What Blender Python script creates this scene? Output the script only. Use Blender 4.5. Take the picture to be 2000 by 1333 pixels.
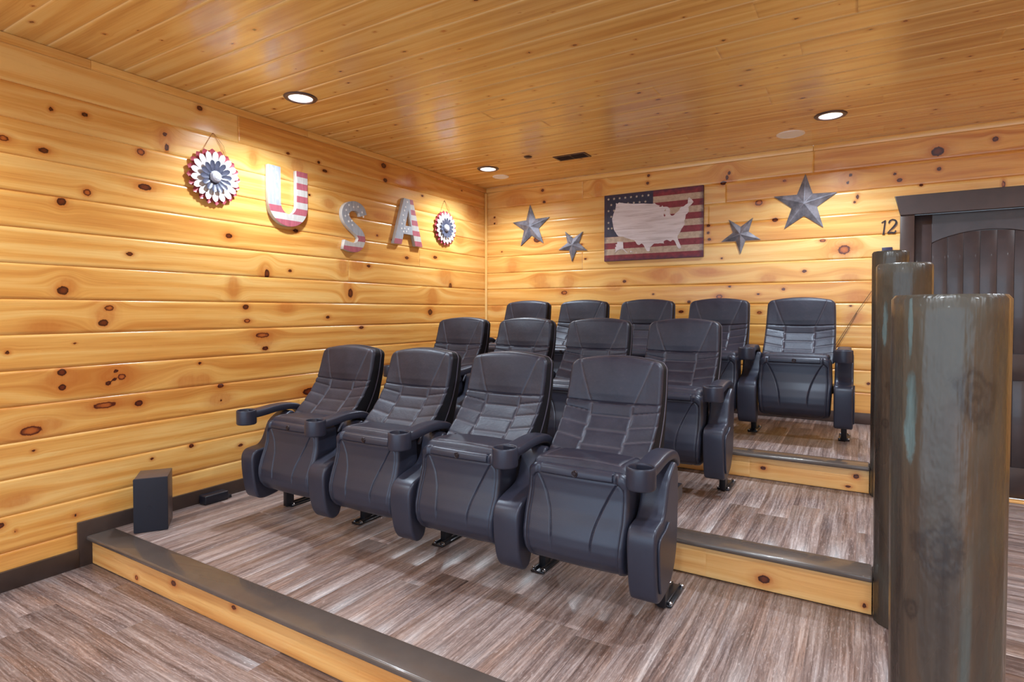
import bpy, bmesh, math, random
import numpy as np
from mathutils import Matrix, Vector

for o in list(bpy.data.objects):
    bpy.data.objects.remove(o)
SC = bpy.context.scene
COL = SC.collection

# ------------------------------------------------------------------ camera
F_PX, YAW, PITCH, ROLL, SHIFT, CAMH = 1124.65, 0.546077, 0.020553, -0.000675, -34.58, 1.3989
H = 2.785          # ceiling height
D = 5.45           # back wall
cd = bpy.data.cameras.new('camera')
cam = bpy.data.objects.new('camera', cd)
COL.objects.link(cam)
cd.sensor_width = 36.0
cd.lens = 36.0 * F_PX / 2000.0
cd.shift_y = SHIFT / 2000.0
cd.clip_start = 0.05
fw = Vector((-math.sin(YAW) * math.cos(PITCH), math.cos(YAW) * math.cos(PITCH), -math.sin(PITCH)))
rt = Vector((math.cos(YAW), math.sin(YAW), 0))
up = rt.cross(fw)
r2 = rt * math.cos(ROLL) + up * math.sin(ROLL)
u2 = -rt * math.sin(ROLL) + up * math.cos(ROLL)
M = Matrix((( r2.x, u2.x, -fw.x, 3.66), (r2.y, u2.y, -fw.y, 0.0), (r2.z, u2.z, -fw.z, CAMH), (0, 0, 0, 1)))
cam.matrix_world = M
SC.camera = cam

# ------------------------------------------------------------------ world, exposure
w = bpy.data.worlds.new('daylight')
SC.world = w
w.use_nodes = True
w.node_tree.nodes['Background'].inputs[0].default_value = (0.70, 0.84, 1.0, 1)
w.node_tree.nodes['Background'].inputs[1].default_value = 1.6
SC.view_settings.view_transform = 'Standard'
SC.view_settings.look = 'None'
SC.view_settings.gamma = 1.0
SC.view_settings.use_curve_mapping = False
SC.view_settings.exposure = 0.74
DOWNLIGHT_W = 17.0
DOWNLIGHT_COL = (0.80, 0.91, 1.0)

# ------------------------------------------------------------------ helpers
def tag(o, label=None, cat=None, group=None, kind=None):
    if label: o['label'] = label
    if cat: o['category'] = cat
    if group: o['group'] = group
    if kind: o['kind'] = kind
    return o

def empty(name, loc=(0, 0, 0), rz=0.0):
    o = bpy.data.objects.new(name, None)
    COL.objects.link(o)
    o.location = loc
    o.rotation_euler = (0, 0, rz)
    o.empty_display_size = 0.1
    return o

def link(name, me, mat, parent=None, smooth=35):
    o = bpy.data.objects.new(name, me)
    COL.objects.link(o)
    if mat is not None and len(me.materials) == 0:
        for m in (mat if isinstance(mat, (list, tuple)) else [mat]):
            me.materials.append(m)
    if smooth:
        me.shade_smooth()
        me.set_sharp_from_angle(angle=math.radians(smooth))
    if parent: o.parent = parent
    return o

class MB:
    """collects simple shapes into one mesh"""
    def __init__(self): self.bm = bmesh.new()
    def box(self, x0, x1, y0, y1, z0, z1, bev=0.0, seg=2, mat=0, M=None):
        b = bmesh.new()
        bmesh.ops.create_cube(b, size=1)
        for v in b.verts:
            v.co = Vector((x0 + (v.co.x + .5) * (x1 - x0), y0 + (v.co.y + .5) * (y1 - y0), z0 + (v.co.z + .5) * (z1 - z0)))
        if bev: bmesh.ops.bevel(b, geom=b.edges[:], offset=bev, segments=seg, affect='EDGES', profile=.5)
        self.add(b, M, mat)
        return self
    def cyl(self, p, r, h, seg=24, r2=None, M=None, mat=0, bev=0.0):
        b = bmesh.new()
        bmesh.ops.create_cone(b, cap_ends=True, segments=seg, radius1=r, radius2=r if r2 is None else r2, depth=h)
        if bev: bmesh.ops.bevel(b, geom=[e for e in b.edges if abs(e.verts[0].co.z - e.verts[1].co.z) < 1e-6], offset=bev, segments=2, affect='EDGES')
        for v in b.verts: v.co += Vector((p[0], p[1], p[2] + h / 2))
        self.add(b, M, mat)
        return self
    def lathe(self, prof, seg=32, M=None, mat=0):
        b = bmesh.new()
        rings = []
        for r, z in prof:
            if r < 1e-6: rings.append([b.verts.new((0, 0, z))])
            else: rings.append([b.verts.new((r * math.cos(2 * math.pi * i / seg), r * math.sin(2 * math.pi * i / seg), z)) for i in range(seg)])
        for a, c in zip(rings, rings[1:]):
            for i in range(seg):
                j = (i + 1) % seg
                q = [a[i % len(a)], a[j % len(a)], c[j % len(c)], c[i % len(c)]]
                q2 = []
                for v in q:
                    if v not in q2: q2.append(v)
                if len(q2) > 2: b.faces.new(q2)
        self.add(b, M, mat)
        return self
    def tube(self, pts, r, seg=8, mat=0, M=None):
        b = bmesh.new()
        pts = [Vector(p) for p in pts]
        rings = []
        n = None
        for i, p in enumerate(pts):
            t = (pts[min(i + 1, len(pts) - 1)] - pts[max(i - 1, 0)]).normalized()
            if n is None:
                n = t.orthogonal().normalized()
            n = (n - t * n.dot(t)).normalized()
            m = t.cross(n)
            rr = r[i] if isinstance(r, (list, tuple)) else r
            rings.append([b.verts.new(p + (n * math.cos(2 * math.pi * k / seg) + m * math.sin(2 * math.pi * k / seg)) * rr) for k in range(seg)])
        for a, c in zip(rings, rings[1:]):
            for k in range(seg):
                b.faces.new((a[k], a[(k + 1) % seg], c[(k + 1) % seg], c[k]))
        b.faces.new(rings[0][::-1]); b.faces.new(rings[-1])
        self.add(b, M, mat)
        return self
    def add(self, b, M=None, mat=0):
        bmesh.ops.recalc_face_normals(b, faces=b.faces[:])
        for f in b.faces: f.material_index = mat
        if M is not None: b.transform(M)
        me = bpy.data.meshes.new('t'); b.to_mesh(me); b.free()
        self.bm.from_mesh(me); bpy.data.meshes.remove(me)
    def mesh(self, name):
        me = bpy.data.meshes.new(name); self.bm.to_mesh(me); self.bm.free()
        return me
    def build(self, name, mat, parent=None, smooth=35):
        return link(name, self.mesh(name), mat, parent, smooth)

def extrude2d(polys, depth, bevel=0.0, seg=2, res=1):
    """filled outline(s) in local XY, from z=0 to z=depth, with rounded edges"""
    cu = bpy.data.curves.new('c', 'CURVE')
    cu.dimensions = '2D'; cu.fill_mode = 'BOTH'
    for pl in polys:
        s = cu.splines.new('POLY')
        s.points.add(len(pl) - 1)
        for i, p in enumerate(pl): s.points[i].co = (p[0], p[1], 0, 1)
        s.use_cyclic_u = True
    cu.extrude = max(depth / 2 - bevel, 1e-4)
    cu.bevel_depth = bevel; cu.bevel_resolution = seg
    cu.offset = -bevel
    ob = bpy.data.objects.new('c', cu)
    COL.objects.link(ob)
    bpy.context.view_layer.update()
    me = bpy.data.meshes.new_from_object(ob)
    me = me.copy()
    bpy.data.objects.remove(ob); bpy.data.curves.remove(cu)
    me.transform(Matrix.Translation((0, 0, depth / 2)))
    me.materials.clear()
    return me

def smooth_poly(pts, n=6, closed=True):
    out = []
    N = len(pts)
    rng = range(N) if closed else range(N - 1)
    for i in rng:
        p0 = pts[(i - 1) % N] if closed or i > 0 else pts[0]
        p1 = pts[i]; p2 = pts[(i + 1) % N]
        p3 = pts[(i + 2) % N] if closed or i + 2 < N else pts[-1]
        for k in range(n):
            t = k / n
            out.append(tuple(0.5 * ((2 * p1[a]) + (-p0[a] + p2[a]) * t + (2 * p0[a] - 5 * p1[a] + 4 * p2[a] - p3[a]) * t * t + (-p0[a] + 3 * p1[a] - 3 * p2[a] + p3[a]) * t ** 3) for a in range(len(p1))))
    if not closed: out.append(tuple(pts[-1]))
    return out

def kids(o): return list(o.children)
def copy_tree(o, parent=None):
    c = o.copy(); COL.objects.link(c)
    if parent: c.parent = parent
    for ch in kids(o): copy_tree(ch, c)
    return c

ON_LEFT = Matrix(((0, 0, 1, 0), (1, 0, 0, 0), (0, 1, 0, 0), (0, 0, 0, 1)))    # local x -> +Y, y -> +Z, z -> +X
ON_BACK = Matrix(((1, 0, 0, 0), (0, 0, -1, 0), (0, 1, 0, 0), (0, 0, 0, 1)))   # local x -> +X, y -> +Z, z -> -Y

# ------------------------------------------------------------------ materials
def new_mat(name):
    m = bpy.data.materials.new(name); m.use_nodes = True
    nt = m.node_tree
    return m, nt, nt.nodes['Principled BSDF']

def N(nt, t, **kw):
    n = nt.nodes.new(t)
    for k, v in kw.items():
        if k.startswith('i_'):
            key = k[2:]
            key = int(key) if key.isdigit() else key
            n.inputs[key].default_value = v
        else: setattr(n, k, v)
    return n

def MATH(nt, op, a, b=None, c=None, clamp=False):
    n = nt.nodes.new('ShaderNodeMath'); n.operation = op; n.use_clamp = clamp
    for i, x in enumerate((a, b, c)):
        if x is None: continue
        if isinstance(x, (int, float)): n.inputs[i].default_value = x
        else: nt.links.new(x, n.inputs[i])
    return n.outputs[0]

def MIX(nt, fac, a, b, mode='MIX'):
    n = nt.nodes.new('ShaderNodeMix'); n.data_type = 'RGBA'; n.blend_type = mode
    for i, x in ((0, fac), (6, a), (7, b)):
        if isinstance(x, (int, float)): n.inputs[i].default_value = x
        elif isinstance(x, tuple): n.inputs[i].default_value = x if len(x) == 4 else (*x, 1)
        else: nt.links.new(x, n.inputs[i])
    return n.outputs[2]

def RAMP(nt, fac, stops, interp='LINEAR'):
    n = nt.nodes.new('ShaderNodeValToRGB'); n.color_ramp.interpolation = interp
    el = n.color_ramp.elements
    while len(el) < len(stops): el.new(0.5)
    for e, (p, c) in zip(el, stops):
        e.position = p; e.color = c if len(c) == 4 else (*c, 1)
    if fac is not None: nt.links.new(fac, n.inputs[0])
    return n

def srgb(r, g, b):
    f = lambda c: ((c / 255 + 0.055) / 1.055) ** 2.4 if c > 10.3 else c / 255 / 12.92
    return (f(r), f(g), f(b))

def noise(nt, vec, scale=5.0, detail=4.0, rough=0.5, dist=0.0):
    n = N(nt, 'ShaderNodeTexNoise', i_Scale=scale, i_Detail=detail, i_Roughness=rough, i_Distortion=dist)
    if vec is not None: nt.links.new(vec, n.inputs['Vector'])
    return n.outputs[0]

def SCALE(nt, vec, s):
    n = N(nt, 'ShaderNodeVectorMath', operation='MULTIPLY')
    nt.links.new(vec, n.inputs[0]); n.inputs[1].default_value = s
    return n.outputs[0]

def bump(nt, b, height, strength=0.2, dist=0.01):
    n = N(nt, 'ShaderNodeBump', i_Strength=strength, i_Distance=dist)
    nt.links.new(height, n.inputs['Height'])
    nt.links.new(n.outputs[0], b.inputs['Normal'])

def pine(name, light, mid, dark, rough=0.26, groove_highlight=0.0):
    """board material: attribute gr = (along, across bent round knots, tone), kn = (knot distance, ring type, edge)"""
    m, nt, b = new_mat(name)
    g = N(nt, 'ShaderNodeAttribute', attribute_name='gr')
    k = N(nt, 'ShaderNodeAttribute', attribute_name='kn')
    sg = N(nt, 'ShaderNodeSeparateXYZ'); nt.links.new(g.outputs['Vector'], sg.inputs[0])
    sk = N(nt, 'ShaderNodeSeparateXYZ'); nt.links.new(k.outputs['Vector'], sk.inputs[0])
    v1 = SCALE(nt, g.outputs['Vector'], (0.55, 9.0, 0.0))
    n1 = noise(nt, v1, 1.0, 3.0, 0.55, 0.3)
    ph = MATH(nt, 'MULTIPLY_ADD', n1, 16.0, MATH(nt, 'MULTIPLY', sg.outputs[1], 60.0))
    rings = MATH(nt, 'MULTIPLY_ADD', MATH(nt, 'SINE', ph), 0.5, 0.5)
    v2 = SCALE(nt, g.outputs['Vector'], (2.2, 130.0, 0.0))
    fine = noise(nt, v2, 1.0, 4.0, 0.6)
    v3 = SCALE(nt, g.outputs['Vector'], (1.1, 14.0, 0.0))
    broad = noise(nt, v3, 1.0, 2.0, 0.5)
    f = MATH(nt, 'MULTIPLY_ADD', rings, 0.26, MATH(nt, 'MULTIPLY_ADD', fine, 0.45, MATH(nt, 'MULTIPLY', broad, 0.55)))
    f = MATH(nt, 'ADD', f, MATH(nt, 'MULTIPLY', sg.outputs[2], 0.42))
    base = RAMP(nt, f, [(0.36, light), (0.62, mid), (0.98, dark)]).outputs[0]
    drift = noise(nt, SCALE(nt, g.outputs['Vector'], (0.9, 5.0, 0.0)), 1.0, 3, 0.6, 0.8)
    base = MIX(nt, RAMP(nt, drift, [(0.50, (0, 0, 0)), (0.72, (0.6, 0.6, 0.6))]).outputs[0], base, MIX(nt, 1.0, base, (0.93, 0.80, 0.62), 'MULTIPLY'))
    # knots
    kk = sk.outputs[0]
    wob = MATH(nt, 'ADD', kk, MATH(nt, 'MULTIPLY', MATH(nt, 'SUBTRACT', noise(nt, SCALE(nt, g.outputs['Vector'], (60, 60, 0)), 1.0, 3, .6), 0.5), 0.55))
    halo = RAMP(nt, MATH(nt, 'MULTIPLY', wob, 0.25), [(0.22, (1, 1, 1)), (0.42, (0.35, 0.35, 0.35)), (0.75, (0, 0, 0))]).outputs[0]
    base = MIX(nt, MATH(nt, 'MULTIPLY', halo, 0.8), base, srgb(188, 98, 36))
    core = RAMP(nt, wob, [(0.0, srgb(118, 52, 22)), (0.45, srgb(104, 44, 20)), (0.8, srgb(58, 22, 14)), (1.0, srgb(92, 40, 18))]).outputs[0]
    core2 = RAMP(nt, wob, [(0.0, srgb(196, 112, 52)), (0.5, srgb(176, 92, 40)), (0.8, srgb(84, 32, 18)), (1.0, srgb(110, 44, 20))]).outputs[0]
    core = MIX(nt, sk.outputs[1], core, core2)
    inside = RAMP(nt, wob, [(0.92, (1, 1, 1)), (1.08, (0, 0, 0))]).outputs[0]
    base = MIX(nt, inside, base, core)
    if groove_highlight: base = MIX(nt, MATH(nt, 'MULTIPLY', sk.outputs[2], groove_highlight), base, srgb(255, 226, 168))  # paints the highlight along the board bevels into the base colour
    nt.links.new(base, b.inputs['Base Color'])
    rr = MATH(nt, 'MULTIPLY_ADD', broad, 0.16, rough - 0.06)
    nt.links.new(rr, b.inputs['Roughness'])
    b.inputs['Specular IOR Level'].default_value = 0.5
    b.inputs['Coat Weight'].default_value = 0.35
    b.inputs['Coat Roughness'].default_value = 0.16
    bump(nt, b, MATH(nt, 'ADD', broad, MATH(nt, 'MULTIPLY', fine, 0.25)), 0.10, 0.01)
    return m

PINE_WALL = pine('pine_wall', srgb(246, 202, 126), srgb(235, 176, 94), srgb(206, 132, 58))
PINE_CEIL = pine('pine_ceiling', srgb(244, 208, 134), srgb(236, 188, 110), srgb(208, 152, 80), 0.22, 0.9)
PINE_RISER = pine('pine_riser', srgb(246, 202, 136), srgb(234, 178, 108), srgb(206, 138, 72))

def vinyl(name):
    m, nt, b = new_mat(name)
    g = N(nt, 'ShaderNodeAttribute', attribute_name='gr')
    sg = N(nt, 'ShaderNodeSeparateXYZ'); nt.links.new(g.outputs['Vector'], sg.inputs[0])
    V = g.outputs['Vector']
    wn = N(nt, 'ShaderNodeTexNoise', i_Scale=1.0, i_Detail=2.0)
    nt.links.new(SCALE(nt, V, (1.6, 7, 0)), wn.inputs['Vector'])
    warp = N(nt, 'ShaderNodeVectorMath', operation='MULTIPLY_ADD')
    nt.links.new(wn.outputs['Color'], warp.inputs[0]); warp.inputs[1].default_value = (0.0, 0.045, 0)
    nt.links.new(V, warp.inputs[2])
    W = warp.outputs[0]
    a = noise(nt, SCALE(nt, W, (1.1, 21, 0)), 1.0, 8, 0.66)
    bb = noise(nt, SCALE(nt, W, (2.6, 105, 3.0)), 1.0, 6, 0.72, 0.15)
    dk = noise(nt, SCALE(nt, W, (2.4, 70, 5.0)), 1.0, 5, 0.75, 0.9)
    c = noise(nt, SCALE(nt, W, (1.7, 13, 9.0)), 1.0, 4, 0.6)
    h2 = noise(nt, SCALE(nt, W, (2.3, 22, 14.0)), 1.0, 4, 0.6)
    f = MATH(nt, 'MULTIPLY_ADD', a, 0.50, MATH(nt, 'MULTIPLY_ADD', bb, 0.58, MATH(nt, 'MULTIPLY', sg.outputs[2], 0.07)))
    col = RAMP(nt, f, [(0.37, srgb(70, 54, 51)), (0.46, srgb(106, 88, 84)), (0.54, srgb(136, 117, 112)), (0.62, srgb(164, 147, 143)), (0.73, srgb(202, 191, 190))]).outputs[0]
    tan = RAMP(nt, c, [(0.50, (0, 0, 0)), (0.64, (1, 1, 1))]).outputs[0]
    col = MIX(nt, MATH(nt, 'MULTIPLY', tan, 0.55), col, MIX(nt, 1.0, col, (1.0, 0.80, 0.64), 'MULTIPLY'))
    grey = RAMP(nt, h2, [(0.52, (0, 0, 0)), (0.64, (1, 1, 1))]).outputs[0]
    col = MIX(nt, MATH(nt, 'MULTIPLY', grey, 0.6), col, MIX(nt, 1.0, col, (0.84, 0.90, 0.97), 'MULTIPLY'))
    sp_ = noise(nt, SCALE(nt, W, (30, 170, 21.0)), 1.0, 3, 0.7, 0.4)
    col = MIX(nt, RAMP(nt, sp_, [(0.54, (0, 0, 0)), (0.70, (0.55, 0.55, 0.55))]).outputs[0], col, srgb(92, 76, 72))
    col = MIX(nt, RAMP(nt, sp_, [(0.30, (0.5, 0.5, 0.5)), (0.44, (0, 0, 0))]).outputs[0], col, srgb(196, 184, 182))
    fleck = RAMP(nt, dk, [(0.60, (0, 0, 0)), (0.72, (1, 1, 1))]).outputs[0]
    col = MIX(nt, MATH(nt, 'MULTIPLY', fleck, 0.65), col, srgb(88, 64, 58))
    nt.links.new(col, b.inputs['Base Color'])
    b.inputs['Roughness'].default_value = 0.34
    b.inputs['Specular IOR Level'].default_value = 0.45
    bump(nt, b, bb, 0.12, 0.004)
    return m
VINYL = vinyl('vinyl_plank')

def plain(name, col, rough=0.5, metal=0.0, spec=0.5, var=0.0, vs=8.0, bmp=0.0, bs=60.0, coat=0.0, col2=None):
    m, nt, b = new_mat(name)
    b.inputs['Base Color'].default_value = (*col, 1)
    b.inputs['Roughness'].default_value = rough
    b.inputs['Metallic'].default_value = metal
    b.inputs['Specular IOR Level'].default_value = spec
    b.inputs['Coat Weight'].default_value = coat
    tc = N(nt, 'ShaderNodeTexCoord')
    if var or col2:
        n = noise(nt, tc.outputs['Object'], vs, 5, 0.6)
        c2 = col2 if col2 else tuple(min(1, x * (1 + var)) for x in col)
        c1 = col if col2 else tuple(x * (1 - var) for x in col)
        r = RAMP(nt, n, [(0.35, c1), (0.68, c2)])
        nt.links.new(r.outputs[0], b.inputs['Base Color'])
    if bmp:
        n2 = noise(nt, tc.outputs['Object'], bs, 3, 0.6)
        bump(nt, b, n2, bmp, 0.004)
    return m

BROWN = plain('dark_brown_paint', srgb(70, 54, 50), 0.34, var=0.18, vs=6, bmp=0.05, bs=30)
BASE_M = plain('baseboard_paint', srgb(60, 48, 45), 0.36, var=0.15, vs=6)
BROWN_GLOSS = plain('dark_brown_nosing', srgb(90, 80, 75), 0.24, var=0.10, vs=5, coat=0.3, bmp=0.03, bs=14)
DOOR_M = plain('dark_stained_door', srgb(50, 41, 43), 0.3, col2=srgb(66, 54, 55), vs=5, bmp=0.1, bs=22, coat=0.2)
PLASTIC = plain('black_plastic', srgb(47, 48, 62), 0.36, var=0.05, vs=10, bmp=0.10, bs=260, spec=0.55)
PLASTIC.node_tree.nodes['Principled BSDF'].inputs['Specular Tint'].default_value = (0.80, 0.88, 1.0, 1)
PLASTIC_DK = plain('black_side_fabric', srgb(17, 16, 23), 0.7, var=0.06, spec=0.25)
STEEL_BK = plain('black_steel', srgb(40, 40, 46), 0.3, metal=0.4)
CHROME = plain('bolt_steel', srgb(190, 190, 196), 0.25, metal=1.0)
SPK_FRONT = plain('speaker_cloth', srgb(24, 26, 40), 0.75, bmp=0.3, bs=500)
SPK_SIDE = plain('speaker_vinyl', srgb(84, 70, 68), 0.4, var=0.1)
WHITE_GR = plain('speaker_grille', srgb(246, 248, 254), 0.6)
TRIM_BZ = plain('bronze_trim', srgb(92, 74, 72), 0.35, metal=0.3)
CAN_WHITE = plain('downlight_reflector', srgb(245, 240, 240), 0.4)
VENT_BZ = plain('vent_bronze', srgb(78, 54, 50), 0.4, metal=0.2)
DARKHOLE = plain('vent_dark', srgb(20, 18, 22), 0.8)
GALV = plain('galvanised_tin', srgb(98, 97, 106), 0.5, metal=0.3, col2=srgb(148, 147, 158), vs=14, bmp=0.25, bs=40)
TWINE = plain('twine', srgb(170, 110, 60), 0.8)
CORD = plain('cord_and_shadow', srgb(96, 76, 60), 0.7)
IRON = plain('dark_iron', srgb(44, 36, 42), 0.35, metal=0.4)
SWITCH = plain('dark_blue_plate', srgb(46, 44, 74), 0.35)
PETAL_RED = plain('petal_red', srgb(150, 50, 66), 0.35, col2=srgb(190, 92, 104), vs=22)
PETAL_WHITE = plain('petal_white', srgb(232, 228, 228), 0.35)
PETAL_NAVY = plain('petal_navy', srgb(62, 66, 84), 0.3, col2=srgb(92, 96, 116), vs=25)
DOME = plain('flower_dome', srgb(196, 196, 206), 0.35)
LETTER_SIDE = plain('letter_side', srgb(206, 200, 194), 0.5, var=0.08, vs=20)
STAR_WHITE = plain('star_white', srgb(244, 242, 240), 0.5)
m, nt, b = new_mat('lamp_lens'); LENS = m
b.inputs['Emission Color'].default_value = (1, 0.97, 0.93, 1); b.inputs['Emission Strength'].default_value = 14.0

def leather():
    m, nt, b = new_mat('black_leather')
    tc = N(nt, 'ShaderNodeTexCoord')
    a = noise(nt, tc.outputs['Object'], 9.0, 6, 0.65)
    f = noise(nt, tc.outputs['Object'], 70.0, 4, 0.6)
    s = N(nt, 'ShaderNodeAttribute', attribute_name='seam')
    c = RAMP(nt, MATH(nt, 'MULTIPLY_ADD', f, 0.3, MATH(nt, 'MULTIPLY', a, 0.75)), [(0.38, srgb(31, 30, 44)), (0.62, srgb(43, 40, 54)), (0.75, srgb(60, 54, 63))]).outputs[0]
    c = MIX(nt, MATH(nt, 'MULTIPLY', s.outputs['Fac'], 0.55), c, srgb(108, 100, 108))
    nt.links.new(c, b.inputs['Base Color'])
    nt.links.new(MATH(nt, 'MULTIPLY_ADD', a, 0.25, 0.35), b.inputs['Roughness'])
    b.inputs['Specular IOR Level'].default_value = 0.6
    b.inputs['Specular Tint'].default_value = (0.80, 0.88, 1.0, 1)
    bump(nt, b, MATH(nt, 'ADD', f, noise(nt, tc.outputs['Object'], 16, 3, 0.5)), 0.16, 0.006)
    return m
LEATHER = leather()

def log_mat():
    m, nt, b = new_mat('varnished_dark_log')
    tc = N(nt, 'ShaderNodeTexCoord')
    O = tc.outputs['Object']
    s = noise(nt, SCALE(nt, O, (14, 14, 0.9)), 1.0, 4, 0.6, 0.4)
    p = noise(nt, SCALE(nt, O, (5, 5, 1.6)), 1.0, 3, 0.55, 0.6)
    q = noise(nt, SCALE(nt, O, (40, 40, 5)), 1.0, 4, 0.6)
    c = RAMP(nt, MATH(nt, 'MULTIPLY_ADD', q, 0.25, MATH(nt, 'MULTIPLY', s, 0.8)), [(0.36, srgb(42, 34, 31)), (0.55, srgb(70, 60, 53)), (0.72, srgb(90, 72, 58))]).outputs[0]
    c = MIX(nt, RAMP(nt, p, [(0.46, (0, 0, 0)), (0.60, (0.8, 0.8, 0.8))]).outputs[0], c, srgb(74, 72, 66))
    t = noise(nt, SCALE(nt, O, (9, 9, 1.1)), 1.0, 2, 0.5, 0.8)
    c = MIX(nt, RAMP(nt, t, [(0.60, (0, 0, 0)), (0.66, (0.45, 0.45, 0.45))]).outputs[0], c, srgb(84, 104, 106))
    sp = N(nt, 'ShaderNodeSeparateXYZ'); nt.links.new(O, sp.inputs[0])
    wz = MATH(nt, 'MULTIPLY', MATH(nt, 'SUBTRACT', noise(nt, SCALE(nt, O, (14, 14, 9)), 1.0, 5, 0.65), 0.5), 2.4)
    def spot(x, y, z, rl, rz):
        q = None
        for ch, c0, rr in ((0, x, rl), (1, y, rl), (2, z, rz)):
            t_ = MATH(nt, 'POWER', MATH(nt, 'ABSOLUTE', MATH(nt, 'MULTIPLY', MATH(nt, 'SUBTRACT', sp.outputs[ch], c0), 1 / rr)), 2.0)
            q = t_ if q is None else MATH(nt, 'ADD', q, t_)
        return MATH(nt, 'ADD', MATH(nt, 'SQRT', q), wz)
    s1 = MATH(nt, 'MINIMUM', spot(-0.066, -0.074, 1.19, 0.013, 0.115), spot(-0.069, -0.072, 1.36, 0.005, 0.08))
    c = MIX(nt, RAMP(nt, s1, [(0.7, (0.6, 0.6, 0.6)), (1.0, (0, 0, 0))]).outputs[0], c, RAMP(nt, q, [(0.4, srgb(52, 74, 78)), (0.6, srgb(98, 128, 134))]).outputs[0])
    for kn in ((0.040, -0.092, 1.245, 0.048, 0.062), (-0.02, -0.098, 0.93, 0.05, 0.08), (-0.06, -0.075, 0.80, 0.02, 0.03)):
        d_ = spot(*kn)
        rg = MATH(nt, 'MULTIPLY_ADD', MATH(nt, 'SINE', MATH(nt, 'MULTIPLY', d_, 13.0)), 0.5, 0.5)
        c = MIX(nt, MATH(nt, 'MULTIPLY', RAMP(nt, d_, [(0.75, (0.6, 0.6, 0.6)), (1.05, (0, 0, 0))]).outputs[0], MATH(nt, 'MULTIPLY_ADD', rg, 0.6, 0.4)), c, srgb(40, 34, 34))
    nt.links.new(c, b.inputs['Base Color'])
    nt.links.new(MATH(nt, 'MULTIPLY_ADD', p, 0.35, 0.14), b.inputs['Roughness'])
    b.inputs['Specular IOR Level'].default_value = 0.4
    b.inputs['Coat Weight'].default_value = 0.15
    b.inputs['Coat Roughness'].default_value = 0.08
    bump(nt, b, MATH(nt, 'ADD', noise(nt, SCALE(nt, O, (12, 12, 5)), 1.0, 4, 0.6), MATH(nt, 'MULTIPLY', s, 0.8)), 0.5, 0.02)
    return m
LOG = log_mat()

def flag_face():
    """weathered red and cream stripes with a navy field in the upper left corner; local metres"""
    m, nt, b = new_mat('flag_canvas')
    tc = N(nt, 'ShaderNodeTexCoord')
    sx = N(nt, 'ShaderNodeSeparateXYZ'); nt.links.new(tc.outputs['Object'], sx.inputs[0])
    X, Y = sx.outputs[0], sx.outputs[1]
    st = MATH(nt, 'FLOOR', MATH(nt, 'MULTIPLY', MATH(nt, 'SUBTRACT', 0.655, Y), 11 / 0.655))
    red = MATH(nt, 'SUBTRACT', 1.0, MATH(nt, 'MODULO', st, 2.0))
    n = noise(nt, tc.outputs['Object'], 26, 5, 0.7)
    cr = RAMP(nt, n, [(0.3, srgb(116, 46, 58)), (0.7, srgb(156, 66, 78))]).outputs[0]
    cw = RAMP(nt, n, [(0.3, srgb(172, 150, 132)), (0.7, srgb(212, 196, 178))]).outputs[0]
    cn = RAMP(nt, n, [(0.3, srgb(42, 48, 70)), (0.7, srgb(66, 72, 100))]).outputs[0]
    c = MIX(nt, red, cw, cr)
    can = MATH(nt, 'MULTIPLY', MATH(nt, 'LESS_THAN', X, 0.497), MATH(nt, 'GREATER_THAN', Y, 0.24))
    c = MIX(nt, can, c, cn)
    # dark scuffed margin printed round the edge
    ex = MATH(nt, 'MINIMUM', X, MATH(nt, 'SUBTRACT', 0.965, X)); ey = MATH(nt, 'MINIMUM', Y, MATH(nt, 'SUBTRACT', 0.655, Y))
    e = MATH(nt, 'ADD', MATH(nt, 'MINIMUM', ex, ey), MATH(nt, 'MULTIPLY', MATH(nt, 'SUBTRACT', n, 0.5), 0.05))
    c = MIX(nt, RAMP(nt, MATH(nt, 'MULTIPLY', e, 10.0), [(0.0, (0.75, 0.75, 0.75)), (0.4, (0, 0, 0))]).outputs[0], c, srgb(74, 58, 82))
    nt.links.new(c, b.inputs['Base Color']); b.inputs['Roughness'].default_value = 0.6
    return m
FLAG = flag_face()

def map_mat():
    m, nt, b = new_mat('whitewashed_map')
    tc = N(nt, 'ShaderNodeTexCoord')
    a = noise(nt, SCALE(nt, tc.outputs['Object'], (3, 40, 1)), 1.0, 5, 0.65, 0.5)
    c = RAMP(nt, a, [(0.3, srgb(196, 188, 194)), (0.5, srgb(228, 224, 232)), (0.7, srgb(240, 238, 246))]).outputs[0]
    nt.links.new(c, b.inputs['Base Color']); b.inputs['Roughness'].default_value = 0.6
    return m
MAPM = map_mat()

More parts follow.
